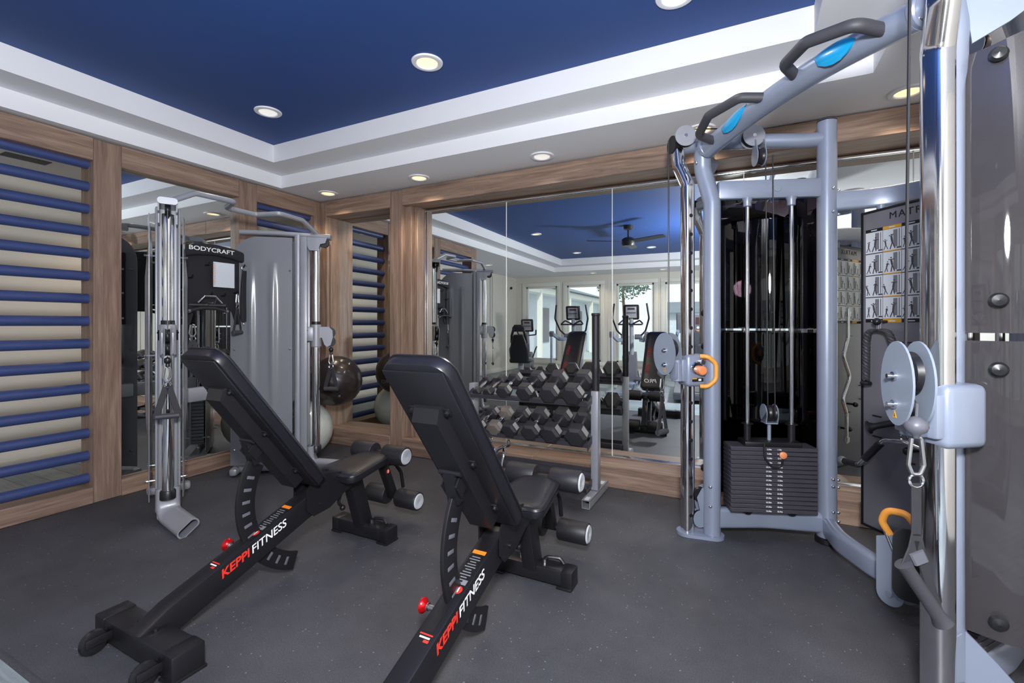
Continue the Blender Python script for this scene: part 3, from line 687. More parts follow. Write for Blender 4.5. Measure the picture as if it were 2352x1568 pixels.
# ------------------------------------------------------------------ dumbbell rack, dumbbells, balls
def rack():
    t = thing('dumbbell_rack', 'grey steel dumbbell rack of three tiers along the long mirror', 'dumbbell rack', (-1.45, 3.2, 0))
    for s in (-1, 1):
        x = s*.50
        u = G().box((x, 0, .41), (.05, .07, .69), bev=.004).obj('upright', 'grey', t)
        f = G()
        for dx, dz, w, h in ((-.026, .032, .004, .056), (.026, .032, .004, .056), (0, .0585, .056, .004), (0, .005, .056, .004)): f.box((x+dx, 0, dz), (w, .46, h))
        ft = f.obj('foot', 'grey', t)
        g = G(); g.quad((x, -.19, .0612), (1, 0, 0), (0, 1, 0), .03, .06); g.quad((x, .16, .0612), (1, 0, 0), (0, 1, 0), .03, .07); g.obj('label_sticker', 'paper', ft, label='white paper sticker')
    p = G().lathe([(.0, 1.30), (.028, 1.30), (.031, 1.295), (.031, 1.285), (.027, 1.28), (.026, .95), (.029, .93), (.029, .90), (.026, .88), (.026, .75)], (.50, 0, 0), n=20).obj('padded_post', 'foam', t, label='black padded post')
    for z, name in ((.715, 'tier'), (.435, 'tier'), (.125, 'tier')):
        g = G(); th = math.radians(20) if z > .2 else math.radians(6)
        c, s = math.cos(th), math.sin(th)
        M = Matrix.Translation((0, 0, z)) @ Matrix.Rotation(th, 4, 'X')
        g.M = M
        g.box((0, -.115, 0), (.97, .07, .004)); g.box((0, .095, 0), (.97, .07, .004))
        g.box((0, -.15, .014), (.97, .004, .032)); g.box((0, .13, .014), (.97, .004, .032)); g.box((0, -.08, -.010), (.97, .004, .022)); g.box((0, .06, -.010), (.97, .004, .022))
        for q in (-1, 1):
            g.box((q*.483, -.01, -.004), (.004, .29, .05))
        g.obj(name, 'plate', t)
    # dumbbells: one hex pattern scaled to each weight
    grp = 'hex dumbbells on the rack'
    def dumbbell(x, tier, r, lab, m='hex', small=False, yaw=0.):
        th = math.radians(20); z0 = .715 if tier == 0 else .435
        n = V((0, -math.sin(th), math.cos(th)))
        L = .20+.5*(r-.035); hl = r*1.3 if not small else r*1.7
        base = V((x, 3.2, z0))+V((0, -.01*math.cos(th), -.01*math.sin(th)))+n*(r*.866+.004)
        o = thing('hex_dumbbell', lab, 'dumbbell', base, 0, grp); o.rotation_euler = (th, 0, yaw)
        off = L*.5
        for s in (-1, 1):
            g = G(); e = .18*r
            prof = [(r-e*1.5, -hl/2), (r, -hl/2+e), (r, hl/2-e), (r-e*1.5, hl/2)]
            # flat of the hexagon downwards
            M = Matrix.Rotation(math.radians(30), 4, 'Y'); g.M = Matrix.Translation((0, s*off, 0)) @ M
            g.lathe(prof, (0, 0, 0), (0, 1, 0), 6)
            h = g.obj('head', m, o, ang=20)
            if not small:
                g = G(Matrix.Translation((0, s*off, 0)) @ Matrix.Rotation(math.radians(60), 4, 'Y')); rr = r*.866+.0008
                g.quad((0, 0, rr), (1, 0, 0), (0, 1, 0), r*.8, hl*.5); g.obj('weight_label', 'label', h, label='silver printed weight label')
        hr = .015 if not small else .012
        g = G().lathe([(hr*.9, -off), (hr*.9, -off*.5), (hr*1.15, -off*.2), (hr*1.15, off*.2), (hr*.9, off*.5), (hr*.9, off)], (0, 0, 0), (0, 1, 0), 14); g.obj('handle', 'chrome' if not small else 'steel', o)
    T = [(-1.855, .034, 1), (-1.74, .040, 1), (-1.612, .060, 0), (-1.43, .067, 0), (-1.25, .073, 0), (-1.062, .079, 0)]
    Bt = [(-1.82, .058, 0), (-1.69, .060, 0), (-1.552, .066, 0), (-1.394, .070, 0), (-1.225, .076, 0), (-1.045, .081, 0)]
    nt = ['smallest hex dumbbell with grey handle at the end of the top tier', 'second smallest hex dumbbell on the top tier beside the smallest', 'chalk-greyed medium hex dumbbell on the top tier', 'black hex dumbbell in the middle of the top tier, after the chalky one',
          'large black hex dumbbell second from the padded post on the top tier', 'largest black hex dumbbell on the top tier beside the padded post']
    nb = ['first hex dumbbell on the lower tier, half hidden behind the bench backrest', 'brownish worn hex dumbbell on the lower tier', 'black hex dumbbell on the lower tier beside the brownish worn one', 'black hex dumbbell in the middle of the lower tier, above the bench seat',
          'large black hex dumbbell second from the upright on the lower tier', 'largest black hex dumbbell on the lower tier beside the grey upright']
    for i, (x, r, s) in enumerate(T): dumbbell(x, 0, r, nt[i], 'hex', bool(s), math.radians((3, -4, 2, -2, 3, -3)[i]))
    for i, (x, r, s) in enumerate(Bt): dumbbell(x, 1, r, nb[i], 'hex_worn' if i == 1 else 'hex', False, math.radians((-3, 2, -2, 3, -2, 2)[i]))
    # chrome cable attachments on the bottom tier
    def rowbar(x, y, rz, lab):
        o = thing('rowing_grip_bar', lab, 'cable handle', (x, y, .16), rz, 'chrome row handles on the bottom tier'); o.scale = (1.35, 1.1, 1.35)
        g = G()
        for s in (-1, 1):
            g.tube([(s*.045, -.10, 0), (s*.045, -.10, .0), (s*.045, .06, .0)], .010, 10)
            g.tube([(s*.045, -.07, 0), (s*.045, -.05, .07), (0, -.02, .10), (0, .02, .10)], .009, 10, .05)
        g.obj('frame', 'chrome', o)
        for s in (-1, 1): G().cyl((s*.045, -.135, 0), (s*.045, -.10, 0), .013, 12).obj('grip', 'foam', o)
        G().tube(arc((0, .02, .115), (1, 0, 0), (0, 0, 1), .016, 0, 2*PI, 14)[:-1], .004, 6, closed=True).obj('ring', 'chrome', o)
    rowbar(-1.80, 3.18, .35, 'chrome twin row handle at the end of the empty bottom tier')
    rowbar(-1.64, 3.16, -.55, 'chrome twin row handle lying beside the first one on the bottom tier')

def exercise_balls():
    def ball(p, r, m, lab, nm=1):
        o = thing('exercise_ball', lab, 'exercise ball', p)
        g = G(); prof = []
        N = 48
        for i in range(N+1):
            a = PI*i/N; rr = r*(1+.004*math.cos(a*26) if .5 < a < 2.64 else 1); prof.append((rr*math.sin(a), -rr*math.cos(a)))
        g.lathe(prof, (0, 0, r), (.25, .35, 1), 40); o2 = g.obj('shell', m, o, ang=60)
        G().lathe([(0, .004), (.010, .004), (.012, 0)], (0, 0, r)+V((.62, -.62, .48)).normalized()*0 if False else V((0, 0, r))+V((.7, -.5, -.5)).normalized()*(r*.998), (.7, -.5, -.5), 12).obj('valve_plug', 'grey_dark', o2)
        return o, o2
    ball((-3.655, 2.985, 0), .258, 'pearl', 'pearl white exercise ball on the floor behind the grey weight tower')
    o, s = ball((-3.475, 3.205, .452), .236, 'ball_dark', 'black exercise ball resting on top of the white one')
    text('printed_mark', 'PRO', .06, 'midgrey_ink', s, V((0, 0, .235))+V((.1, .95, -.35)).normalized()*.238, (-1, .1, 0), (0, .33, .94))
# ------------------------------------------------------------------ grey corner cable trainer
def cable_handle(name, lab, loc, rz, grp, h=.20, w=.115, tilt=0., carab=.085, grip='grip', lead=0., sw=.034, ends=None):
    """Stirrup handle hung from a carabiner; loc is the top of the carabiner."""
    t = thing(name, lab, 'cable handle', loc, rz, grp); t.rotation_euler = (0, 0, rz)
    c = carab
    G().tube([(0, 0, 0), (.012, 0, -.004), (.020, 0, -c*.75), (.010, 0, -c), (-.010, 0, -c), (-.020, 0, -c*.75), (-.012, 0, -.004)], .0055, 8, .008, closed=False).obj('carabiner', 'steel', t)
    z = -c-.006
    G().tube(arc((0, 0, z-.012), (1, 0, 0), (0, 0, 1), .018, 0, 2*PI, 16)[:-1], .004, 6, closed=True).obj('ring', 'chrome', t)
    LM = Matrix()
    if lead:
        G().sweep([V((0, 0, z-.02)), V((.002, .003, z-.02-lead*.5)), V((0, 0, z-.03-lead))], rrect(sw*.8, .007, .002, 1), up=(0, 1, 0)).obj('lead_strap', 'webbing', t)
        LM = Matrix.Translation((0, 0, z-lead)) @ Matrix.Rotation(tilt, 4, 'Y') @ Matrix.Translation((0, 0, -z))
    if ends:
        z0 = z-lead-.03
        e0, e1 = V((ends[0][0], 0, z0+ends[0][1])), V((ends[1][0], 0, z0+ends[1][1])); dv = (e1-e0).normalized()
        for e in (e0-dv*.0, e1): G().sweep(fillet([V((0, 0, z0+.02)), V((0, 0, z0))*.7+e*.3-V((0, 0, 0)), e], .02), rrect(sw*.8, .006, .002, 1), up=(0, 1, 0)).obj('strap', 'webbing', t)
        L_ = (e1-e0).length
        G().lathe([(.008, -.012), (.022, -.010), (.019, .01), (.0185, L_*.5), (.019, L_-.01), (.024, L_+.006), (.026, L_+.012), (.012, L_+.016)], e0, dv, 18).obj('grip', grip, t)
        g = G(); g.sweep([V((-.004, 0, z0-.03)), V((.010, 0, z0-.06))], rrect(sw*1.2, .022, .004, 1), up=(0, 1, 0)); g.obj('buckle', 'grey_dark', t)
        return t
    for s in (-1, 1):
        pts = [V((s*.006, 0, z-.02)), V((s*.016, 0, z-.06)), V((s*w*.5, 0, z-h)), V((s*w*.5, 0, z-h-.02))]
        G(LM).sweep(fillet(pts, .03), rrect(sw*.8, .005, .002, 1), up=(0, 1, 0)).obj('strap', 'webbing', t)
    g = G(LM).lathe([(.008, -w*.56), (.017, -w*.55), (.0165, -w*.2), (.018, 0), (.0165, w*.2), (.017, w*.55), (.008, w*.56)], (0, 0, z-h-.012), (1, 0, 0), 18).obj('grip', grip, t)
    return t

def trainer():
    O = V((-3.35, 2.21, 0)); t = thing('cable_trainer', 'grey two tower cable trainer standing before the framed side mirror', 'cable machine', O)
    T0 = Matrix.Translation(-O)
    A, B = V((-3.185, 1.617, 0)), V((-3.25, 2.807, 0))
    for P, d, far in ((A, V((-.886, .463, 0)).normalized(), 0), (B, V((-.78, -.625, 0)).normalized(), 1)):
        w = V((-d.y, d.x, 0))
        M = T0 @ frame(P, d, w)                                     # x along the tower, y across it, z up
        def N(): return G(M)
        # upright: oval grey post, chrome guide tube, perforated rail
        g = N(); g.sweep([V((.155, 0, .03)), V((.155, 0, 1.965))], rrect(.13, .055, .024, 4), up=(1, 0, 0))
        for s in (-1, 1): g.box((.105, s*.058, 1.0), (.05, .014, 1.9), bev=.005)
        post = g.obj('post', 'grey', t)
        N().cyl((.02, 0, .155), (.02, 0, 1.90), .031, 24).obj('guide_tube', 'chrome', t)
        g = N(); g.box((.118, 0, 1.02), (.012, .04, 1.66), bev=.002); rl = g.obj('index_rail', 'steel', t)
        g = N()
        for k in range(32): g.cyl((.118, -.0205, .3+.045*k), (.118, .0205, .3+.045*k), .0045, 8)
        g.obj('hole_pattern', 'black', rl)
        # top: frame bar, front cap with pulley
        g = N(); g.sweep([V((-.10, 0, 1.96)), V((.30, 0, 1.975)), V((.60, 0, 1.975))], rrect(.10, .04, .018, 4), up=(0, 0, 1))
        g.prism([(-.075, 0), (.16, 0), (.16, -.06), (.09, -.055), (.065, -.11), (-.005, -.11), (-.02, -.055), (-.06, -.045)], (0, .045, 1.95), (1, 0, 0), (0, 0, 1), .008)
        g.prism([(-.075, 0), (.16, 0), (.16, -.06), (.09, -.055), (.065, -.11), (-.005, -.11), (-.02, -.055), (-.06, -.045)], (0, -.045, 1.95), (1, 0, 0), (0, 0, 1), .008)
        tc = g.obj('top_frame', 'grey', t)
        N().lathe([(.012, -.014), (.042, -.014), (.036, -.004), (.036, .004), (.042, .014), (.012, .014)], (-.045, 0, 1.915), (0, 1, 0), 26).obj('pulley_wheel', 'black', tc)
        # base bar and forward oval foot
        g = N(); g.sweep([V((.64, 0, .045)), V((.02, 0, .045))], rrect(.11, .07, .03, 4), up=(0, 0, 1)); g.box((.62, 0, .04), (.06, .26, .06), bev=.02); g.obj('base', 'grey', t)
        Mf = T0; g = G(Mf)
        f0 = P+d*.06+V((0, 0, .20)); f1 = P+d*.05+V((0, 0, .045)); f2 = P+V((.31, -.05 if not far else .05, .045))
        g.sweep(fillet([f0, f1, f2], .11, 8), rrect(.115, .075, .034, 5), up=(0, 0, 1) if False else (0, 1, 0), cap=False) if False else None
        pr = rrect(.125, .056, .026, 5)
        path = fillet([f0+V((0, 0, .0)), f1, f2], .10, 8)
        g.sweep(path, pr, up=V((d.x, d.y, .0)).cross(V((0, 0, 1))).cross(V((0, 0, 1)))+V((.0, 0, .35)), cap=False)
        g.sweep(path, [(a*.88, b*.84) for a, b in pr], up=V((d.x, d.y, .0)).cross(V((0, 0, 1))).cross(V((0, 0, 1)))+V((.0, 0, .35)), cap=False)
        n_ = len(pr); off = len(g.v)-n_*len(path)
        a0 = off-n_; b0 = len(g.v)-n_
        g.f += [(a0+q, a0+(q+1) % n_, b0+(q+1) % n_, b0+q) for q in range(n_)]; g.mi += [0]*n_
        g.obj('foot', 'grey', t)
        N().lathe([(.031, 0), (.042, .004), (.042, .05), (.036, .06), (.031, .06)], (.02, 0, .14), n=24).obj('collar', 'black', post)
        # shrouds: two upright sheets with ribs, stack inside
        for s, off_ in ((-1, .078), (1, .098)):
            g = N()
            rows = []; zs = [.09+1.62*i/9 for i in range(10)]+[1.71+.22*math.sin(PI/2*i/10) for i in range(1, 11)]; zs[-1] = 1.929
            for z in zs:
                row = []; xe = .645
                if z > 1.71: xe = .645-.22+math.sqrt(max(0, .22**2-(z-1.71)**2))
                for j in range(37):
                    x = .185+(xe-.185)*j/36
                    rib = sum(math.exp(-((x-q)/.022)**2) for q in (.33, .49))*.016*max(0, min(1, (z-.5)*6))*max(0, min(1, (1.72-z)*12))
                    row.append((x, s*(off_+.012*math.sin(PI*(x-.185)/.46)+rib), z))
                rows.append(row)
            g.sheet(rows, .005); sh = g.obj('shroud', 'frost', t)
            g = N()
            for x in (.20, .61):
                for z in (.22, 1.02, 1.66): g.cyl((x, s*.05, z), (x, s*(off_+.02), z), .006, 8); g.ball((x, s*(off_+.02), z), .008, 8)
            g.objs('standoff', 'steel', sh)
        rod = [N().cyl((x, 0, .1), (x, 0, 1.93), .011, 12).obj('guide_rod', 'chrome', t) for x in (.27, .47)]
        for k in range(14):
            g = N(); g.box((.37, 0, .165+.0305*k), (.34, .10, .028), bev=.004); g.obj('weight_plate', 'grey_dark', t)
        N().lathe([(.01, -.012), (.05, -.012), (.045, 0), (.05, .012), (.01, .012)], (.37, 0, 1.80), (0, 1, 0), 24).obj('pulley_wheel', 'black', t)
        # carriage
        z = 1.13
        g = N(); g.cyl((.02, 0, z-.10), (.02, 0, z+.09), .043, 24, bev=.005); g.box((.085, 0, z+.01), (.10, .085, .12), bev=.008)
        for s in (-1, 1):
            g.prism([(.0, .07), (-.085, .07), (-.115, .04), (-.118, -.02), (-.10, -.085), (-.07, -.10), (-.05, -.08), (-.03, -.02), (.0, -.03)], (-.0, s*.026, z), (1, 0, 0), (0, 0, 1), .006)
        cg = g.obj('carriage', 'grey', t)
        for zz in (.02, -.055): N().lathe([(.01, -.012), (.045, -.012), (.039, -.003), (.039, .003), (.045, .012), (.01, .012)], (-.09, 0, z+zz), (0, 1, 0), 24).obj('pulley_wheel', 'black', cg)
        g = N(); g.prism([(-.0, .0), (.05, -.05), (.06, -.045), (.02, .015)], (.075, .05, z+.04), (1, 0, 0), (0, 0, 1), .012); g.prism([(-.0, .0), (.05, -.05), (.06, -.045), (.02, .015)], (.075, -.05, z+.04), (1, 0, 0), (0, 0, 1), .012); g.objs('lever', 'black', cg)
        N().cyl((.02, 0, z+.09), (.02, 0, z+.115), .036, 20).obj('bumper_ring', 'black', cg)
        g = N(); g.tube([(-.09, 0, 1.90), (-.092, 0, z+.05)], .0032, 6); g.tube([(-.06, 0, 1.9), (-.06, 0, z+.06)], .0032, 6); g.tube([(-.09, 0, z-.07), (-.10, 0, z-.13)], .0032, 6); g.tube([(.37, 0, .58), (.37, 0, 1.8)], .0032, 6); g.objs('cable', 'cable', t)
        g = N(); g.lathe([(.004, .02), (.016, .012), (.019, 0), (.016, -.014), (.010, -.020), (.012, -.034), (.006, -.04)], (-.10, 0, z-.125), n=16); g.obj('cable_stop', 'black', cg)
        p = M @ V((-.10, 0, z-.165)); p = p+O
        lab = 'black stirrup handle hanging from the far tower in front of the black ball' if far else 'black stirrup handle hanging from the column nearer the rail ladder'
        cable_handle('cable_stirrup', lab, p, math.radians(20 if far else 62), 'stirrup handles of the grey trainer', sw=.042, w=.105, h=.19)
    # pull-up bar between the towers
    pts = [A+V((0, 0, 1.975)), V((-3.17, 1.77, 2.065)), V((-3.175, 2.03, 2.07)), V((-3.37, 2.09, 2.065)), V((-3.38, 2.33, 2.065)), V((-3.20, 2.40, 2.07)), V((-3.22, 2.62, 2.065)), B+V((0, 0, 1.975))]
    G(T0).tube(pts, .0185, 14, .055).obj('pull_up_bar', 'grey', t)
    # rear cross members and the black accessory board
    a, b = V((-3.655, 1.875, 0)), V((-3.675, 2.445, 0)); u = (b-a).normalized(); nx = V((u.y, -u.x, 0))
    cb = G(T0).bar(a+V((-.01, 0, .70)), b+V((-.01, 0, .70)), .05, .105, bev=.01).obj('cross_beam', 'grey', t)
    text('beam_lettering', 'FX', .055, 'white_ink', cb, (a+b)/2+nx*.017+V((0, .05, .70))-O, u, (0, 0, 1), shear=.4, bold=.002)
    bd = G(T0); bd.prism([(0, 1.22), (.11, 1.22), (.14, 1.32), (.20, 1.375), (.28, 1.39), (.37, 1.375), (.43, 1.32), (.46, 1.22), (.57, 1.22), (.57, 1.725), (.43, 1.765), (.285, 1.78), (.14, 1.765), (0, 1.725)], a+nx*.03, u, (0, 0, 1), .012)
    bo = bd.obj('accessory_board', 'fabric', t)
    g = G(T0); roll = [a+nx*.045+u*x+V((0, 0, z)) for x, z in ((-.01, 1.735), (.14, 1.772), (.285, 1.787), (.43, 1.772), (.58, 1.735))]
    g.sweep(fillet(roll, .3, 6), rrect(.045, .085, .02, 4), up=(0, 0, 1)); g.obj('header_roll', 'fabric', bo)
    text('brand_lettering', 'BODYCRAFT', .044, 'white_ink', bo, a+nx*.071+u*.25+V((0, 0, 1.778))-O, u, (0, 0, 1), bold=.0006, fit=.34)
    g = G(T0)
    for x, z in ((.05, 1.66), (.05, 1.27), (.05, 1.47), (.52, 1.27), (.52, 1.66), (.52, 1.47)): g.cyl(a+nx*.02+u*x+V((0, 0, z)), a+nx*.042+u*x+V((0, 0, z)), .008, 8)
    g.objs('board_bolt', 'steel', bo)
    g = G(T0)
    for x, z in ((.22, 1.665), (.50, 1.68), (.10, 1.56), (.24, 1.44), (.34, 1.44), (.44, 1.47)): g.tube([a+nx*.035+u*x+V((0, 0, z)), a+nx*.075+u*x+V((0, 0, z)), a+nx*.085+u*x+V((0, 0, z+.02))], .005, 8, .01)
    g.objs('hook', 'black', bo)
    # things hanging on the board
    def on(x, z, k=.08): return a+nx*k+u*x+V((0, 0, z))
    o = thing('exercise_booklet', 'spiral bound booklet with pale pages hanging on the black accessory board', 'booklet', on(.335, 1.60, .062), math.atan2(u.y, u.x))
    g = G(); g.box((.01, 0, 0), (.165, .006, .19)); g.obj('pages', 'paper', o)
    g = G()
    for k in range(14): g.tube(arc((-.066, 0, -.08+.0123*k), (1, 0, 0), (0, 1, 0), .009, 0, 2*PI, 10)[:-1], .0016, 5, closed=True)
    g.obj('spiral_binding', 'copper', o)
    o = thing('ab_strap', 'long black padded strap hanging from a chrome ring beside the booklet', 'strap', on(.50, 1.68), math.atan2(u.y, u.x))
    G().tube(arc((0, 0, -.01), (1, 0, 0), (0, 0, 1), .024, 0, 2*PI, 18)[:-1], .004, 6, closed=True).obj('ring', 'chrome', o)
    g = G(); g.sweep([V((0, 0, -.03)), V((0, .006, -.12)), V((.006, .01, -.26)), V((.012, .01, -.40)), V((.014, .008, -.44))], rrect(.06, .022, .01, 3), up=(0, 1, 0), scale=[.6, .8, 1.1, 1.3, 1.0]); g.obj('pad', 'fabric', o)
    G().tube(arc((.014, .008, -.455), (1, 0, 0), (0, 0, 1), .016, 0, 2*PI, 14)[:-1], .003, 6, closed=True).obj('lower_ring', 'chrome', o)
    o = thing('rowing_grip_bar', 'chrome triangular row handle with black grips hanging below the accessory board', 'cable handle', on(.22, 1.43, .09), math.atan2(u.y, u.x), )
    g = G(); g.tube([(-.09, 0, -.05), (-.04, 0, 0), (.04, 0, 0), (.09, 0, -.05)], .008, 10, .01)
    for s in (-1, 1): g.tube([(s*.05, 0, -.01), (s*.07, .06, -.06)], .007, 8)
    g.obj('frame', 'chrome', o)
    for s in (-1, 1): G().lathe([(.012, -.075), (.017, -.07), (.016, 0), (.017, .07), (.012, .075)], (s*.07, .05, -.065), (.9, -.4, 0), 16).obj('grip', 'foam', o)
    o = thing('tricep_bar', 'short black tricep bar hanging on the accessory board hooks', 'cable handle', on(.20, 1.34, .10), math.atan2(u.y, u.x))
    G().tube([(-.13, 0, -.02), (-.05, 0, .0), (.05, 0, .0), (.13, 0, -.02)], .013, 10, .03).obj('bar', 'foam', o)
    for s in (-1, 1): G().cyl((s*.13, 0, -.02), (s*.145, 0, -.024), .016, 12).obj('end_cap', 'chrome', o)
    cable_handle('cable_stirrup', 'black stirrup handle tucked under the accessory board beside the padded strap', on(.44, 1.46, .08), math.atan2(u.y, u.x)+.5, 'spare stirrup handles of the grey trainer')
    cable_handle('cable_stirrup', 'black stirrup handle tucked under the accessory board behind the near column', on(.10, 1.22, .08), math.atan2(u.y, u.x)-.4, 'spare stirrup handles of the grey trainer')
# ------------------------------------------------------------------ silver dual cable machine
def machine():
    C = V((.097, 2.349, 0)); RZ = math.atan2(.595, .804)
    RM = Matrix.Rotation(RZ, 4, 'Z')
    def W(p): return C+RM @ V(p)
    t = thing('cable_machine', 'large silver dual cable machine with smoked shrouds and overhead grip arch', 'cable machine', C, RZ)
    arch = []
    for s in (1, -1):
        def m(x, y, z=0): return V((x, s*y, z))
        def G_(): return G(Matrix.Diagonal((1, s, 1, 1)))
        # chrome column with index holes
        g = G_()
        path = fillet([(0, .684, .018), (0, .684, 2.03), (-.030, .725, 2.15), (-.036, .738, 2.27)], .10, 6)
        g.sweep(path, rrect(.066, .074, .022, 4), up=(0, 1, 0)); col = g.obj('column', 'chrome', t)
        g = G_()
        for k in range(17):
            z = .12+.108*k
            if z < 2.0: g.cyl((0, .6465, z), (0, .6455, z), .011, 10)
        g.obj('hole_pattern', 'black', col)
        # front post sweeping out into the arch
        pp = [(.115, .62, .02), (.115, .62, 1.92), (.078, .655, 2.12), (.070, .645, 2.215), (.07, .585, 2.225)]
        g = G_(); g.tube(pp, .047, 20, .14, seg=8); fp = g.obj('front_post', 'silver', t)
        g = G_(); g.cyl((.07, .575, 2.228), (.07, .605, 2.222), .060, 22, bev=.005); g.objs('flange', 'silver', fp)
        g = G_()
        for z in (.19, .30): g.ball((.083, .586, z), .011, 10)
        g.ball((.05, .60, 2.19), .012, 10); g.ball((.03, .64, 2.15), .012, 10)
        g.objs('bolt', 'chrome', fp)
        # rear post
        g = G_(); g.cyl((.708, .448, .035), (.708, .448, 2.36), .049, 24); rp = g.obj('rear_post', 'silver', t)
        g = G_(); g.lathe([(.051, 0), (.058, .006), (.058, .03), (.051, .036)], (.708, .448, 0), n=24); g.lathe([(.0, .005), (.045, .004), (.0495, -.004), (.0495, -.01)], (.708, .448, 2.362), n=24); g.objs('rubber_cap', 'black', rp)
        g = G_()
        for z in (.14, .19, .33, .37, 1.84, 1.97): g.ball((.70, .398, z), .010, 10); g.ball((.745, .410, z-.01), .010, 10)
        g.objs('bolt', 'chrome', rp)
        # base plate and bottom pulleys
        ca, cb_ = V((.0, .684, 0)), V((.118, .618, 0)); aa = math.atan2(cb_.y-ca.y, cb_.x-ca.x)
        hull = [(ca.x+.062*math.cos(aa+PI/2+PI*k/10), ca.y+.062*math.sin(aa+PI/2+PI*k/10)) for k in range(11)]+[(cb_.x+.062*math.cos(aa-PI/2+PI*k/10), cb_.y+.062*math.sin(aa-PI/2+PI*k/10)) for k in range(11)]
        g = G_(); g.prism(hull, (0, 0, .010), (1, 0, 0), (0, 1, 0), .018); g.obj('base_plate', 'silver', t)
        g = G_()
        for q in (-1, 1): g.prism([(.045*math.cos(a), .05*math.sin(a)) for a in [k*PI/10 for k in range(20)]], (.056, .655+q*.016, .10), (1, .0, 0), (0, 0, 1), .004); g.prism([(.05, -.06), (-.01, -.06), (-.03, .02), (.0, .07), (.04, .085)], (.06, .655+q*.02, .205), (1, 0, 0), (0, 0, 1), .004)
        g.objs('pulley_bracket', 'silver_flat', t); 
        g = G_(); g.lathe([(.008, -.012), (.042, -.012), (.036, 0), (.042, .012), (.008, .012)], (.056, .655, .10), (0, 1, 0), 22); g.lathe([(.008, -.012), (.042, -.012), (.036, 0), (.042, .012), (.008, .012)], (.06, .655, .235), (0, 1, 0), 22); g.objs('pulley_wheel', 'black', t)
        # tower frame: top rail, crossbar, base rail
        g = G_(); g.tube([(-.02, .745, 2.275), (.12, .70, 2.285), (.40, .60, 2.285), (.60, .50, 2.262), (.708, .448, 2.26)], .040, 18, .25, seg=8); tr = g.obj('top_rail', 'silver', t)
        a, b = V((.115, .62, 0)), V((.708, .448, 0)); u = (b-a).normalized(); n = V((u.y, -u.x, 0))   # n: inner side
        g = G_(); g.bar(a+u*.03+V((0, 0, 1.985)), b-u*.03+V((0, 0, 1.985)), .05, .105, bev=.01); cb = g.obj('crossbar', 'silver', t)
        g = G_(); g.cyl(a+u*.345+n*.024+V((0, 0, 1.985)), a+u*.345+n*.030+V((0, 0, 1.985)), .021, 20, bev=.002); g.obj('badge_cap', 'silver_flat', cb)
        g = G_(); g.sweep(fillet([a+u*.03+V((0, 0, .115)), a+u*.30+n*(-.03)+V((0, 0, .115)), b-u*.03+V((0, 0, .115))], .5, 8), rrect(.06, .115, .02, 3), up=(0, 0, 1)); g.obj('base_rail', 'silver', t)
        # pulleys under and on the top rail
        g = G_()
        for p in ((-.015, .70, 2.31), (.33, .575, 2.285)):
            p = V(p)
            for q in (0, 1): g.cyl(p+n*(.045-.0*q)-n*(q*.05), p+n*(.049)-n*(q*.05), .060, 26, bev=.0015)
        pc = g.objs('pulley_cover', 'grey', t)[0]
        g = G_()
        for p in ((-.015, .70, 2.31), (.33, .575, 2.285)): p = V(p); g.lathe([(.01, -.012), (.055, -.012), (.048, 0), (.055, .012), (.01, .012)], p+n*.022, n, 26)
        g.cyl(V((-.06, .74, 2.285))-V((.012, 0, 0)), V((-.06, .74, 2.285))+V((.012, 0, 0)), .052, 24)
        g.objs('pulley_wheel', 'black', t)
        g = G_()
        for p in ((-.015, .70, 2.31), (.33, .575, 2.285)): g.cyl(V(p)+n*.048, V(p)+n*.056, .010, 10)
        g.objs('bolt', 'chrome', pc)
        p = a+u*.245+n*.03+V((0, 0, 2.165))
        g = G_()
        for q in (-1, 1): g.prism([(.045*math.cos(k*PI/9), .055*math.sin(k*PI/9)+(.04 if 2 < k < 7 else 0)) for k in range(18)], p+u*.016*q*1.4, n, (0, 0, 1), .004)
        hb = g.obj('hanging_pulley', 'silver_flat', t)
        g = G_(); g.lathe([(.008, -.016), (.048, -.016), (.042, -.006), (.042, .006), (.048, .016), (.008, .016)], p, u, 24); g.obj('wheel', 'black', hb)
        # guide rods, weight stack
        mid = a+u*.305+n*.015
        for q in (-1, 1):
            g = G_(); g.cyl(mid+u*(q*.118)+V((0, 0, .17)), mid+u*(q*.118)+V((0, 0, 1.94)), .0115, 14); r = g.obj('guide_rod', 'chrome', t)
            g = G_(); g.lathe([(.012, 0), (.022, .004), (.022, .03), (.03, .05), (.012, .05)], mid+u*(q*.118)+V((0, 0, 1.885)), n=16); g.obj('rod_collar', 'silver', r)
            g = G_(); g.cyl(mid+u*(q*.118)+V((0, 0, .565)), mid+u*(q*.118)+V((0, 0, .66)), .019, 16); g.cyl(mid+u*(q*.118)+V((0, 0, .658)), mid+u*(q*.118)+V((0, 0, .663)), .031, 16); g.objs('stack_bushing', 'black', r)
            g = G_(); g.lathe([(.034, .028), (.03, .012), (.02, 0), (.0, 0)], mid+u*(q*.118)+V((0, 0, .15)), n=16); g.obj('rubber_stop', 'black', r)
        R = Matrix((u, V((-u.y, u.x, 0)), V((0, 0, 1)))).transposed()
        lbs = [2.5+5*k for k in range(15)]
        for k in range(15):
            z = .531-.0243*k
            g = G_(); g.box(mid+V((0, 0, z)), (.455, .13, .0226), R, bev=.003, seg=1); pl = g.obj('weight_plate', 'plate', t)
            if s > 0:
                text('plate_number', '%.1flbs          %.1fkg' % (lbs[k], lbs[k]*.4536), .0105, 'white_ink', pl, mid+n*.0656+V((-.0, 0, z)), u, (0, 0, 1), bold=.0002)
        g = G_(); g.box(mid+V((0, 0, .556)), (.30, .12, .026), R, bev=.004); g.obj('top_plate', 'black', t)
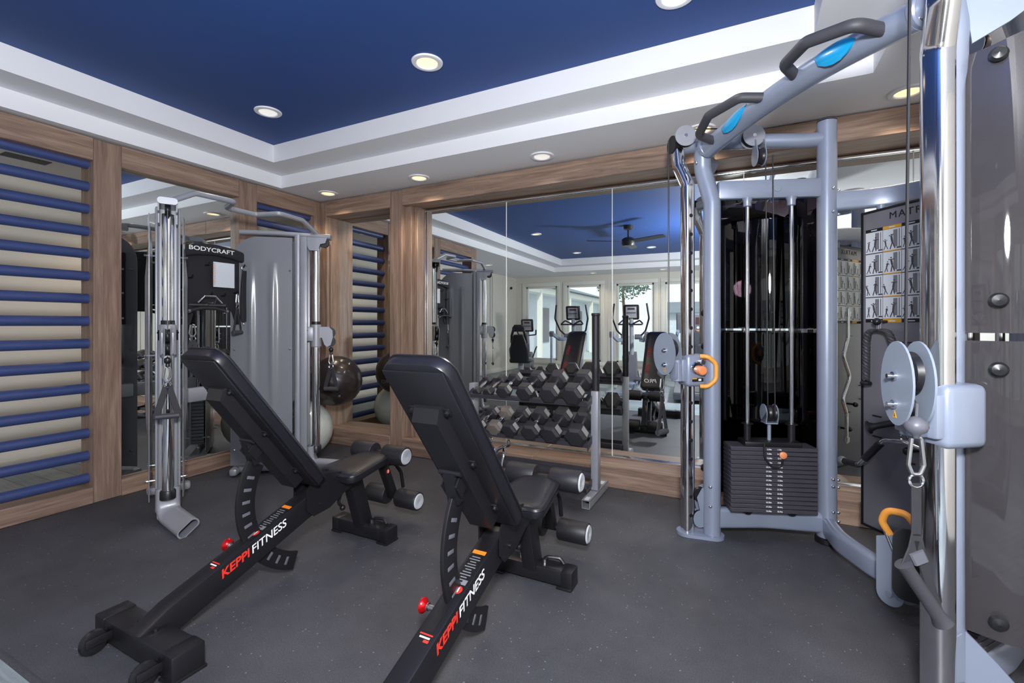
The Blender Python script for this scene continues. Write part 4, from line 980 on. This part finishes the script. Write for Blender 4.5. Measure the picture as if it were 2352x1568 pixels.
        g = G_(); g.lathe([(.008, 0), (.008, .012), (.018, .018), (.019, .03), (.012, .034), (0, .035)], mid+n*.065+u*.035+V((0, 0, .508)), n, 22); g.obj('selector_pin', 'copper', t)
        g = G_(); g.tube([mid+n*.07-u*.055+V((0, 0, .565)), mid+n*.078-u*.055+V((0, 0, .49)), mid+n*.08-u*.02+V((0, 0, .435)), mid+n*.08+u*.03+V((0, 0, .44)), mid+n*.09+u*.035+V((0, 0, .49))], .006, 8, .04); g.obj('pin_cord', 'cable', t)
        p = mid+V((0, 0, .72)); g = G_()
        for q in (-1, 1): g.prism([(.048*math.cos(k*PI/9), .052*math.sin(k*PI/9)) for k in range(19)]+[(-.036, -.055), (.036, -.055)], p+u*(q*.03), n, (0, 0, 1), .004)
        g.bar(p-u*.03+V((0, 0, -.052)), p+u*.03+V((0, 0, -.052)), .07, .006); g.cyl(p+V((0, 0, -.155)), p+V((0, 0, -.05)), .010, 12)
        tb = g.obj('stack_pulley', 'silver_flat', t)
        g = G_(); g.lathe([(.008, -.026), (.046, -.026), (.040, -.014), (.046, -.003), (.046, .003), (.040, .014), (.046, .026), (.008, .026)], p, u, 26); g.obj('wheel', 'black', tb)
        g = G_()
        for q in (-.046, .046): g.tube([p+n*q+u*.012+V((0, 0, .0)), mid+n*q+u*.0+V((0, 0, 2.16))], .0034, 6)
        cx_ = -.10 if s > 0 else -.14; g.tube([V((cx_, .72, 2.30)), V((cx_-.005, .71, 1.10))], .0042, 6)
        g.tube([V((-.015, .70, 2.365)), V((.33, .575, 2.345))], .0034, 6)
        g.objs('cable', 'cable', t)
        # shroud: bowed sheet round the outside, upper and lower halves
        ctrl = [V((.118, .672, 0)), V((.17, .775, 0)), V((.29, .838, 0)), V((.44, .835, 0)), V((.60, .75, 0)), V((.70, .63, 0)), V((.742, .50, 0))]
        ctrl = fillet(ctrl, .3, 4)
        def sheet(name, z0, z1, top):
            rows = []
            for i in range(9):
                f = i/8; row = []
                for j, c in enumerate(ctrl):
                    e = math.sin(PI*j/(len(ctrl)-1))
                    zt = z1+(top*e if f > .5 else 0)*((f-.5)*2); zb = z0
                    row.append(V((c.x, c.y, zb+(zt-zb)*f)))
                rows.append(row)
            g = G_(); g.sheet(rows, .005); return g.obj(name, 'smoke' if s < 0 else 'smoke_dark', t)
        s1 = sheet('upper_shroud', 1.195, 2.03, .06); s2 = sheet('lower_shroud', .30 if s < 0 else .17, 1.172, 0)
        for sh, zs in ((s1, (2.0, 1.29)), (s2, (1.09, .36))):
            g = G_()
            for z in zs:
                g.lathe([(.006, -.03), (.006, 0), (.018, .003), (.022, .012), (.016, .022), (0, .026)], (.145, .735, z), V((-.75, .66, 0)), 16)
            g.objs('knob', 'black', sh)
        # gussets top and bottom, outside of the front post
        g = G_(); g.prism([(0, .0), (.05, .16), (.12, .26), (0, .30)] if False else [(.02, .02), (.02, .27), (.09, .20), (.16, .12), (.22, .03), (.24, .0)], (.115, .645, .02), (.62, .78, 0), (0, 0, 1), .008)
        g.prism([(.02, -.02), (.30, -.02), (.22, -.09), (.12, -.16), (.04, -.20)], (.09, .66, 2.26), (.75, .66, 0), (0, 0, 1), .008); g.objs('gusset', 'silver', t)
        # carriage on the column
        z = .955
        g = G_(); g.box((.035, .684, z), (.145, .115, .185), bev=.022, seg=3); g.box((-.035, .684, z), (.05, .09, .13), bev=.01); g.cyl((-.072, .672, z-.062), (-.072, .672, z+.062), .032, 22, bev=.003)
        cg = g.obj('carriage', 'silver', t)
        g = G_(); g.cyl((.015, .627, z+.02), (.015, .60, z+.02), .036, 20, bev=.006); g.cyl((.05, .627, z+.055), (.05, .60, z+.055), .014, 14); g.objs('plunger', 'chrome', cg)
        g = G_(); g.lathe([(.016, 0), (.026, .004), (.026, .03), (.02, .036), (0, .037)], (.03, .605, z+.005), (0, -1, 0), 22); g.obj('release_knob', 'copper', cg)
        g = G_(); g.tube([(.03, .60, z+.085), (.06, .575, z+.085), (.105, .565, z+.045), (.105, .565, z-.045), (.06, .575, z-.085), (.03, .60, z-.085)], .012, 12, .05, seg=6); g.obj('loop_handle', 'orange', cg)
        g = G_(); g.quad((.03, .6255, z-.052), (1, 0, 0), (0, 0, 1), .07, .022, 0); g.quad((.01, .6250, z-.045), (1, 0, 0), (0, 0, 1), .03, .006, 1); g.quad((.042, .6250, z-.052), (1, 0, 0), (0, 0, 1), .018, .012, 2); g.obj('caution_sticker', ['black_ink', 'yellow_ink', 'white_ink'], cg)
        # swivelling cheek plates
        nd = V((-.93, -.37, 0)).normalized(); ud = V((-nd.y, nd.x, 0)); pc_ = V((-.118, .69, z+.095))
        if ud.x > 0: ud = -ud
        el = []
        for k in range(32):
            aa = 2*PI*k/32; el.append((.078*math.cos(aa)+.006, .122*math.sin(aa)))
        g = G_()
        for q in (-1, 1): g.prism(el, pc_+nd*(q*.026), ud, (0, 0, 1), .006)
        ck = g.objs('cheek_plate', 'silver_flat', t)[-1]
        g = G_(); g.bar(pc_-ud*.03+V((0, 0, -.095)), V((-.072, .672, z)), .05, .10, bev=.004); g.obj('swivel_arm', 'silver', cg)
        g = G_(); g.lathe([(.008, -.013), (.062, -.013), (.054, 0), (.062, .013), (.008, .013)], pc_+V((0, 0, .03)), nd, 28); g.lathe([(.006, -.013), (.03, -.013), (.026, 0), (.03, .013), (.006, .013)], pc_+V((0, 0, -.07)), nd, 22); g.objs('pulley_wheel', 'black', ck)
        g = G_()
        for zz in (.02, -.062): g.cyl(pc_+nd*.028+V((0, 0, zz)), pc_+nd*.036+V((0, 0, zz)), .013, 12); g.cyl(pc_+nd*.036+V((0, 0, zz)), pc_+nd*.050+V((0, 0, zz)), .007, 10)
        g.objs('axle_bolt', 'chrome', ck)
        g = G_(); q = pc_+nd*.0295+V((0, 0, -.092)); g.prism([(-.010, -.009), (.010, -.009), (0, .012)], q, ud, (0, 0, 1), .0006, 0); g.prism([(-.002, -.005), (.002, -.005), (0, .005)], q+nd*.0006, ud, (0, 0, 1), .0006, 1)
        g.obj('warning_triangle', ['yellow_ink', 'black_ink'], ck)
        e = pc_+ud*.045+V((0, 0, -.115))
        g = G_(); g.tube([pc_+ud*.05+V((0, 0, -.05)), e+V((0, 0, .01))], .004, 8); g.lathe([(.004, .028), (.014, .024), (.026, .012), (.029, 0), (.024, -.014), (.012, -.022), (.006, -.034)], e, n=20); g.obj('cable_stop', 'grey_dark', cg)
        we = W((e.x, s*e.y, e.z-.03))
        if s > 0: cable_handle('cable_stirrup', 'long black strap handle hanging before the mirror from the carriage beside the silver weight stack', we, RZ+math.radians(30), 'strap handles of the silver machine', h=.17, w=.085, carab=.07, lead=.06, sw=.042)
        else: cable_handle('cable_stirrup', 'long dark grey strap handle hanging from the big cheek plates beside the smoked shroud', we, math.radians(20), 'strap handles of the silver machine', carab=.105, lead=.15, sw=.032, ends=((-.028, -.075), (.062, -.215)))
        # arch grip with pad, one on each half
        g = G_(); g.tube([(.055, .485, 2.215), (-.062, .472, 2.235), (-.107, .31, 2.265), (-.055, .14, 2.28), (.055, .085, 2.262)], .0225, 16, .05, seg=6); gr = g.obj('pull_up_grip', 'grip', t)
        g = G_(); g.cyl((.06, .49, 2.215), (.045, .49, 2.22), .028, 18); g.cyl((.065, .082, 2.262), (.045, .096, 2.268), .028, 18); g.objs('ferrule', 'silver', gr)
        g = G_(); cz = 2.26-.14*(.30/.6)**2*.6
        ring = []
        for i in range(7):
            f = (i-3)/3; yy = .30+.092*f; zz = 2.26-.14*(yy/.6)**2*.7; rr = .0525+.008*(1-f*f)
            w_ = math.radians(140)*math.sqrt(max(.03, 1-f*f))
            ring.append([V((.07+rr*math.cos(PI*.80+w_*(j/10-.5)*1.0), yy, zz+rr*math.sin(PI*.80+w_*(j/10-.5)))) for j in range(11)])
        g.sheet(ring, .008); g.obj('thumb_pad', 'cyan', t)
    # overhead arch
    pts = [V((.07, y, 2.26-.14*(y/.6)**2*.35)) for y in [-.58+1.16*k/16 for k in range(17)]]
    G().tube(pts, .050, 22).obj('overhead_arch', 'silver', t)
    # centre: upper and lower arcs
    up = fillet([(.708, .448, 1.905), (.95, .30, 1.905), (1.05, 0, 1.905), (.95, -.30, 1.905), (.708, -.448, 1.905)], .35, 6)
    ua = G().sweep(up, rrect(.055, .105, .014, 3), up=(0, 0, 1)).obj('upper_arc', 'silver', t)
    g = G()
    for k in range(2): g.cyl((.925, .268, 1.885+.04*k), (.918, .262, 1.885+.04*k), .011, 12)
    g.obj('hole_pattern', 'black', ua)
    G().lathe([(.02, 0), (.02, .05)], (.90, .30, 1.81), n=16).obj('panel_mount', 'silver', ua)
    lo = fillet([(.708, .448, .10), (.60, .25, .10), (.545, 0, .10), (.60, -.25, .10), (.708, -.448, .10)], .35, 6)
    G().sweep(lo, rrect(.06, .105, .02, 3), up=(0, 0, 1)).obj('lower_arc', 'silver', t)
    # foot bracket
    BM = Matrix.Translation((0, -.14, 0)); g = G(BM); poly = [(.05*math.cos(k*PI/10+PI), .07+.05*math.sin(k*PI/10+PI)) for k in range(11)]+[(.05, .28), (.03, .335), (-.05, .30)]
    for q in (.455, .535): g.prism(poly, (q, .0, 0), (.30, -.95, 0), (0, 0, 1), .007)
    g.cyl((.445, .0, .07), (.545, .0, .07), .014, 16)
    br = g.obj('foot_bracket', 'silver_flat', t)
    G(BM).tube([(.47, .0, .30), (.445, .03, .37), (.45, .01, .425), (.48, -.05, .43), (.50, -.075, .38), (.51, -.07, .32)], .0145, 14, .04, seg=6).obj('foot_grip', 'orange', br)
    G(BM).tube([(.447, .033, .37), (.46, -.01, .26), (.47, -.045, .20)], .009, 10).obj('grip_rod', 'chrome', br)
    g = G(BM); pl = rrect(.13, .28, .045, 5); g.prism(pl, (.45, -.10, .24), (.70, -.71, 0), (.12, .09, .99), .012); g.obj('foot_plate', 'black', br)
    # chart panel
    pw, pz0, pz1 = .539, .12, 1.83; yc = .1195; x = .889
    pn = G().box((x, yc, (pz0+pz1)/2), (.022, pw, pz1-pz0), bev=.004).obj('chart_panel', 'panel_grey', t)
    g = G()
    for y in (yc+pw/2, yc-pw/2): g.box((x, y, (pz0+pz1)/2), (.03, .014, pz1-pz0+.014), bev=.003)
    for z in (pz0, pz1): g.box((x, yc, z), (.03, pw+.014, .014), bev=.003)
    g.obj('panel_frame', 'black', pn)
    for sd in (-1, 1):
        xf = x+sd*.0112; ux = V((0, sd, 0))
        def at(a, z, k=0.): return V((xf+sd*k, yc+sd*a, z))          # a: across, from the panel centre, reading direction
        text('brand_lettering', 'MATRIX', .05, 'black_ink', pn, at(0, 1.785, .0006), ux, (0, 0, 1), space=1.25, sx=1.1)
        g = G(); rnd = random.Random(5)
        cw, chh = .100, .118; c0 = -.25; ztop = 1.735
        for c in range(5):
            hx = c0+.05+c*cw; head = 2 if c == 1 else 3
            g.quad(at(hx, ztop-.008, .0006), ux, (0, 0, 1), cw-.003, .016, head); g.quad(at(hx, ztop-.016-4*chh-.008, .0006), ux, (0, 0, 1), cw-.003, .016, head)
            for zt in (ztop-.008, ztop-.016-4*chh-.008): g.quad(at(hx, zt, .0009), ux, (0, 0, 1), .034, .005, 0)
            for r in range(4):
                zc = ztop-.016-chh*(r+.5)
                g.quad(at(hx, zc, .0005), ux, (0, 0, 1), cw-.003, chh-.004, 0)
                if c == 1: g.quad(at(hx, zc-chh/2+.003, .0008), ux, (0, 0, 1), cw-.003, .005, 2)
                else: g.quad(at(hx, zc-chh/2+.002, .0008), ux, (0, 0, 1), cw-.003, .003, 3)
                # machine post and two little figures
                g.quad(at(hx+.018, zc+.006, .0008), ux, (0, 0, 1), .022, .088, 4); g.quad(at(hx+.038, zc+.006, .0008), ux, (0, 0, 1), .004, .09, 1); g.quad(at(hx+.036, zc-.044, .0008), ux, (0, 0, 1), .024, .008, 1)
                for fx, k in ((-.032, .62), (.004, .85)):
                    bx = hx+fx; bz = zc-.048
                    lean = rnd.uniform(-.012, .012)
                    def limb(p, q, w):
                        p, q = V(p), V(q); dd = (q-p); L = dd.length; 
                        if L < 1e-5: return
                        dd.normalize(); c_ = (p+q)/2; du = (ux*dd.x+V((0, 0, 1))*dd.y)
                        g.quad(at(bx+c_.x, bz+c_.y, .0011), du, V((0, 0, 1))*dd.x-ux*dd.y, L, w, 1)
                    hip = (lean*.3, .042*k); sh = (lean, .075*k); 
                    limb((-.010*k-rnd.random()*.006, 0), hip, .007*k); limb((.010*k+rnd.random()*.006, .002), hip, .007*k); limb(hip, sh, .013*k)
                    aa = rnd.uniform(-1.2, 1.0); limb(sh, (sh[0]+.02*k*math.cos(aa), sh[1]+.02*k*math.sin(aa)), .005*k); limb(sh, (sh[0]-.018*k*math.cos(aa*.6), sh[1]+.02*k*math.sin(aa*.6)), .005*k)
                    limb((sh[0]-.001, sh[1]+.008*k), (sh[0]+.001, sh[1]+.015*k), .010*k)
        g.obj('exercise_chart', ['paper', 'figure', 'yellow_ink', 'black_ink', 'midgrey_ink'], pn, label='printed grid of small exercise pictures')
        g = G()
        for a_, z_ in ((-.13, 1.235), (.03, .60), (.12, .42)): g.cyl(at(a_, z_, 0), at(a_, z_, .055), .008, 10); g.ball(at(a_, z_, .06), .020, 14)
        for a_, z_, w_ in ((-.18, .73, .05), (-.18, .62, .05), (-.02, 1.13, .05), (0.0, .53, .035)): g.box(at(a_, z_, .004), (.008, w_, .006), bev=.001)
        g.objs('accessory_hook', 'black', pn)
    # accessories on the panel
    ry = math.pi/2
    def acc(name, lab, cat, y, z, k=.06): return thing(name, lab, cat, W((x-.0112-k, y, z)), RZ)
    o = acc('tricep_rope', 'black braided tricep rope with chrome clevis on the exercise chart panel', 'cable handle', .25, 1.19, .045)
    G().sweep([V((0, 0, .05)), V((0, 0, .0))], rrect(.022, .016, .004, 2), up=(0, 1, 0)).obj('clevis', 'chrome', o)
    for sy in (-1, 1):
        P = fillet([(0, sy*.008, .0), (-.006, sy*.055, -.005), (0, sy*.072, -.06), (0, sy*.075, -.27)], .05, 8)
        g = G(); n_ = 60; L = [0]
        for i in range(1, len(P)): L.append(L[-1]+(P[i]-P[i-1]).length)
        def pt(f):
            d_ = f*L[-1]
            for i in range(1, len(P)):
                if d_ <= L[i] or i == len(P)-1: return P[i-1].lerp(P[i], (d_-L[i-1])/max(1e-6, L[i]-L[i-1]))
        for ph in range(3):
            g.tube([pt(i/n_)+V((.0095*math.cos(i*.62+ph*2*PI/3), .0095*math.sin(i*.62+ph*2*PI/3), 0)) for i in range(n_+1)], .0095, 7)
        rp_ = g.obj('braided_end', 'grip', o)
        G().lathe([(.014, .012), (.024, .008), (.028, 0), (.024, -.01), (0, -.012)], (0, sy*.075, -.285), n=18).obj('end_stop', 'black', rp_)
    o = acc('curl_bar', 'chrome curved pull bar with black grips hanging low on the chart panel', 'cable handle', .10, .645, .07)
    G().tube([(0, -.34, -.19), (-.02, -.22, -.175), (0, -.10, -.015), (0, 0, .0), (0, .10, -.015), (-.02, .22, -.175), (0, .34, -.19)], .0125, 12, .05, seg=6).obj('bar', 'chrome', o)
    for sy in (-1, 1):
        G().cyl((-.021, sy*.225, -.176), (0, sy*.335, -.19), .018, 14, bev=.003).obj('grip', 'foam', o)
        G().cyl((-.004, sy*.115, -.035), (-.018, sy*.195, -.14), .018, 14, bev=.003).obj('inner_grip', 'foam', o)
        G().ball((0, sy*.35, -.19), .024, 14).obj('end_knob', 'grey_dark', o)
    G().tube(arc((0, 0, .022), (0, 1, 0), (0, 0, 1), .018, 0, 2*PI, 14)[:-1], .005, 6, closed=True).obj('ring', 'chrome', o)
    o = acc('single_grip', 'short black single grip with flared end stuck on the chart panel under the rope', 'cable handle', .235, .70, .03)
    G().lathe([(.010, -.06), (.017, -.055), (.016, .04), (.024, .06), (.034, .066), (.034, .074), (0, .078)], (0, 0, 0), (-.5, .75, -.35), 20).obj('grip', 'foam', o)
    o = acc('ankle_strap', 'wide black nylon strap hanging from a hook at the foot of the chart panel', 'strap', .02, .60, .03)
    G().sweep([V((0, 0, .0)), V((0, 0, -.2)), V((0, .004, -.42))], rrect(.062, .008, .003, 2), up=(1, 0, 0)).obj('webbing', 'webbing', o)
    G().tube(arc((0, 0, .0), (0, 1, 0), (0, 0, 1), .03, 0, PI, 12), .004, 6).obj('ring', 'chrome', o)
    o = thing('ez_curl_bar', 'chrome wavy curl bar hung upright behind the chart panel, seen in the mirror', 'curl bar', W((x+.075, .29, .32)), RZ)
    G().tube([(0, 0, 0), (0, 0, .22), (0, .06, .34), (0, -.05, .50), (0, .05, .66), (0, -.02, .80), (0, -.02, 1.02)], .0125, 12, .07, seg=6).obj('bar', 'chrome', o)
    for z in (.03, .98): G().lathe([(.0125, -.02), (.02, -.018), (.02, .018), (.0125, .02)], (0, 0 if z < .5 else -.02, z), n=14).obj('collar', 'chrome', o)
# ------------------------------------------------------------------ cardio machines by the windows
def console(parent, M, w=.30, h=.30):
    g = G(M); g.box((0, 0, 0), (w, .07, h), bev=.03, seg=3); c = g.obj('console', 'black', parent)
    g = G(M); g.box((0, .036, .01), (w*.68, .006, h*.72), bev=.003); f = g.obj('face_plate', 'grey', c)
    g = G(M); g.quad((0, .0405, h*.25), (-1, 0, 0), (0, 0, 1), w*.45, h*.12); g.quad((0, .0405, -h*.02), (-1, 0, 0), (0, 0, 1), w*.6, h*.05, 1); g.quad((0, .0405, -h*.27), (-1, 0, 0), (0, 0, 1), w*.7, h*.16, 2)
    g.obj('display', ['screen', 'black_ink', 'label'], c)
    return c

def elliptical(first, loc, rz, lab):
    if first: return dup(first, loc, rz, lab)
    t = thing('elliptical', lab, 'elliptical trainer', loc, rz, 'elliptical trainers facing the windows')
    # +y is where the user steps on and faces the console
    g = G(); g.box((0, -.55, .06), (.16, .60, .10), bev=.02); g.box((0, .25, .05), (.10, 1.2, .07), bev=.01); g.box((0, .85, .04), (.66, .09, .07), bev=.01); g.box((0, -.85, .04), (.56, .09, .07), bev=.01); g.obj('base', 'silver', t)
    g = G(); g.prism([(-.35, .08), (.12, .08), (.16, .3), (.05, .62), (-.12, .68), (-.32, .5), (-.40, .3)], (0, -.55, 0), (0, 1, 0), (0, 0, 1), .18); g.obj('drive_cover', 'grey_dark', t)
    g = G(); g.sweep([V((0, -.58, .55)), V((0, -.52, 1.0)), V((0, -.47, 1.34))], rrect(.11, .08, .03, 4), up=(1, 0, 0)); g.obj('mast', 'grey', t)
    console(t, Matrix.Translation((0, -.43, 1.46)) @ Matrix.Rotation(math.radians(-14), 4, 'X'))
    G().tube([(-.24, -.33, 1.22), (-.16, -.38, 1.30), (0, -.45, 1.22), (.16, -.38, 1.30), (.24, -.33, 1.22), (-.24, -.33, 1.22)], .015, 8, .03).obj('fixed_handle', 'black', t)
    for s in (-1, 1):
        # swing arm, grip, side arm down to the pedal
        G().tube([(s*.16, -.50, .98), (s*.27, -.40, 1.10), (s*.34, -.22, 1.34), (s*.30, -.18, 1.62)], .017, 10, .10).obj('swing_handle', 'black', t)
        G().cyl((s*.06, -.5, .98), (s*.20, -.5, .98), .05, 18).obj('pivot_hub', 'grey_dark', t)
        a = G().sweep(fillet([(s*.17, -.48, .92), (s*.24, -.2, .92), (s*.31, .16, 1.04)], .2), rrect(.05, .075, .018, 3), up=(0, 0, 1)).obj('side_arm', 'silver', t)
        k = G(); k.prism([(-.06, -.03), (.05, -.06), (.08, .02), (.02, .05), (-.05, .04)], (s*.31, .18, 1.04), (0, 1, 0), (0, 0, 1), .07); k.obj('knee_cover', 'grey_dark', a)
        G().sweep([V((s*.31, .20, 1.02)), V((s*.30, .24, .5)), V((s*.24, .20, .22))], rrect(.045, .055, .015, 3), up=(0, 1, 0)).obj('pedal_link', 'silver', t)
        G().tube([(s*.13, -.55, .30), (s*.18, -.2, .17), (s*.19, .3, .19), (s*.19, .75, .12)], .022, 10, .1).obj('pedal_rail', 'steel', t)
        G().box((s*.19, .22, .235), (.16, .40, .035), bev=.012).obj('pedal', 'grip', t)
    return t

def cardio():
    e = elliptical(None, (-2.96, -1.55, 0), math.radians(-6), 'silver elliptical trainer with black handles before the second window, seen in the mirror')
    elliptical(e, (-1.74, -1.40, 0), math.radians(-6), 'silver elliptical trainer before the third window, behind the padded post in the mirror')
    # recumbent bike
    t = thing('exercise_bike', 'black seat recumbent exercise bike near the hallway end of the windows, seen in the mirror', 'exercise bike', (-3.95, -1.6, 0), math.radians(-12))
    g = G(); g.box((0, 0, .10), (.12, 1.35, .09), bev=.02); g.box((0, .62, .05), (.5, .09, .08), bev=.01); g.box((0, -.62, .05), (.5, .09, .08), bev=.01); g.obj('base', 'silver', t)
    g = G(); g.prism([(-.72, .1), (-.25, .1), (-.18, .32), (-.30, .58), (-.52, .62), (-.70, .42)], (0, 0, 0), (0, 1, 0), (0, 0, 1), .17); g.obj('drive_cover', 'grey_dark', t)
    g = G(); g.sweep([V((0, -.50, .55)), V((0, -.40, 1.06))], rrect(.07, .06, .02, 3), up=(1, 0, 0)); g.obj('mast', 'grey', t)
    console(t, Matrix.Translation((0, -.34, 1.20)) @ Matrix.Rotation(math.radians(-14), 4, 'X'), .27, .28)
    G().tube([(-.21, -.22, 1.10), (-.19, -.33, 1.0), (0, -.40, .98), (.19, -.33, 1.0), (.21, -.22, 1.10)], .014, 8, .05).obj('handlebar', 'black', t)
    g = G(); g.box((0, .33, .50), (.42, .40, .10), bev=.035, seg=3); g.obj('seat', 'vinyl', t)
    g = G(); g.sweep([V((0, .50, .50)), V((0, .56, .72)), V((0, .60, .92)), V((0, .615, 1.02))], rrect(.38, .09, .04, 4), up=(0, 1, 0), scale=[1, 1.0, .75, .5]); g.sweep([V((0, .625, 1.08)), V((0, .63, 1.15)), V((0, .61, 1.21))], rrect(.25, .06, .025, 4), up=(0, 1, 0), scale=[.85, 1, .7])
    for s in (-1, 1): g.sweep([V((s*.15, .56, .86)), V((s*.135, .615, 1.0)), V((s*.10, .63, 1.12))], rrect(.05, .04, .012, 3), up=(0, 1, 0))
    g.obj('backrest', 'vinyl', t)
    for s in (-1, 1):
        G().tube([(s*.23, .30, .55), (s*.27, .20, .72), (s*.27, .05, .76)], .015, 8, .06).obj('side_handle', 'black', t)
        g = G(); g.box((s*.13, -.45+s*.12, .34-s*.06), (.09, .20, .03), bev=.008); g.bar((s*.08, -.45, .34), (s*.10, -.45+s*.12, .34-s*.06), .02, .03); g.obj('pedal', 'grip', t)
    G().box((0, .36, .30), (.10, .12, .34), bev=.02).obj('seat_post', 'grey', t)
    # treadmill
    t = thing('treadmill', 'dark treadmill with round console buttons behind the silver post in the mirror', 'treadmill', (-.55, -1.5, 0), math.radians(-4))
    g = G(); g.box((0, .3, .11), (.80, 1.9, .12), bev=.02); g.obj('deck', 'grey_dark', t); G().box((0, .35, .175), (.52, 1.7, .012)).obj('belt', 'black', t)
    for s in (-1, 1):
        G().sweep([V((s*.38, -.50, .12)), V((s*.37, -.42, 1.0)), V((s*.35, -.36, 1.10))], rrect(.09, .06, .02, 3), up=(1, 0, 0)).obj('upright', 'silver', t)
        G().tube([(s*.37, -.40, 1.02), (s*.37, .15, .98)], .022, 10).obj('handrail', 'black', t)
    M = Matrix.Translation((0, -.38, 1.27)) @ Matrix.Rotation(math.radians(-20), 4, 'X')
    g = G(M); g.box((0, 0, -.02), (.76, .07, .40), bev=.03, seg=3); c = g.obj('console', 'grey_dark', t)
    g = G(M)
    for k in range(3): g.cyl((-.09+.09*k, .034, -.10), (-.09+.09*k, .040, -.10), .022, 16)
    for k in range(4):
        for s in (-1, 1): g.cyl((s*.07, .034, .10-.04*k), (s*.07, .040, .10-.04*k), .010, 12)
    g.obj('button_pattern', 'paper', c)
    g = G(M); g.quad((0, .0365, .03), (-1, 0, 0), (0, 0, 1), .09, .14); g.quad((0, .0365, -.16), (-1, 0, 0), (0, 0, 1), .2, .02, 1); g.obj('display', ['screen', 'orange_ink'], c)
# ------------------------------------------------------------------ light and build
def lights():
    w = bpy.data.worlds.new('sky'); SC.world = w; w.use_nodes = True
    bg = w.node_tree.nodes['Background']; bg.inputs[0].default_value = (.93, .965, 1, 1); bg.inputs[1].default_value = 1.45
    def lamp(name, kind, e, loc, rot=(0, 0, 0), col=(1, 1, 1), **k):
        d = bpy.data.lights.new(name, kind); d.energy = e; d.color = col
        for a, v in k.items(): setattr(d, a, v)
        o = bpy.data.objects.new(name, d); COL.objects.link(o); o.location = loc; o.rotation_euler = rot; return o
    # the photographer's flash beside the camera
    lamp('camera_flash', 'POINT', FLASH, (.10, -.15, 1.74), col=(.985, .99, 1), shadow_soft_size=.12)
    # sun on the courtyard, from over the roof of this room
    lamp('sun', 'SUN', 3.6, (0, 0, 6), (math.radians(48), 0, math.radians(150)), (1, .97, .92), angle=math.radians(6))
FLASH = 360

init_materials(); camera(); room(); ladders(); fixtures(); outside()
benches(); rack(); exercise_balls(); trainer(); machine(); cardio(); lights()
vs = SC.view_settings; vs.view_transform = 'Standard'; vs.look = 'None'; vs.gamma = 1; vs.use_curve_mapping = False; vs.exposure = 0.
SC.cycles.use_denoising = True
SC.cycles.max_bounces = 14; SC.cycles.glossy_bounces = 8; SC.cycles.transparent_max_bounces = 24; SC.cycles.diffuse_bounces = 5
SC.cycles.caustics_reflective = True; SC.cycles.sample_clamp_indirect = 6
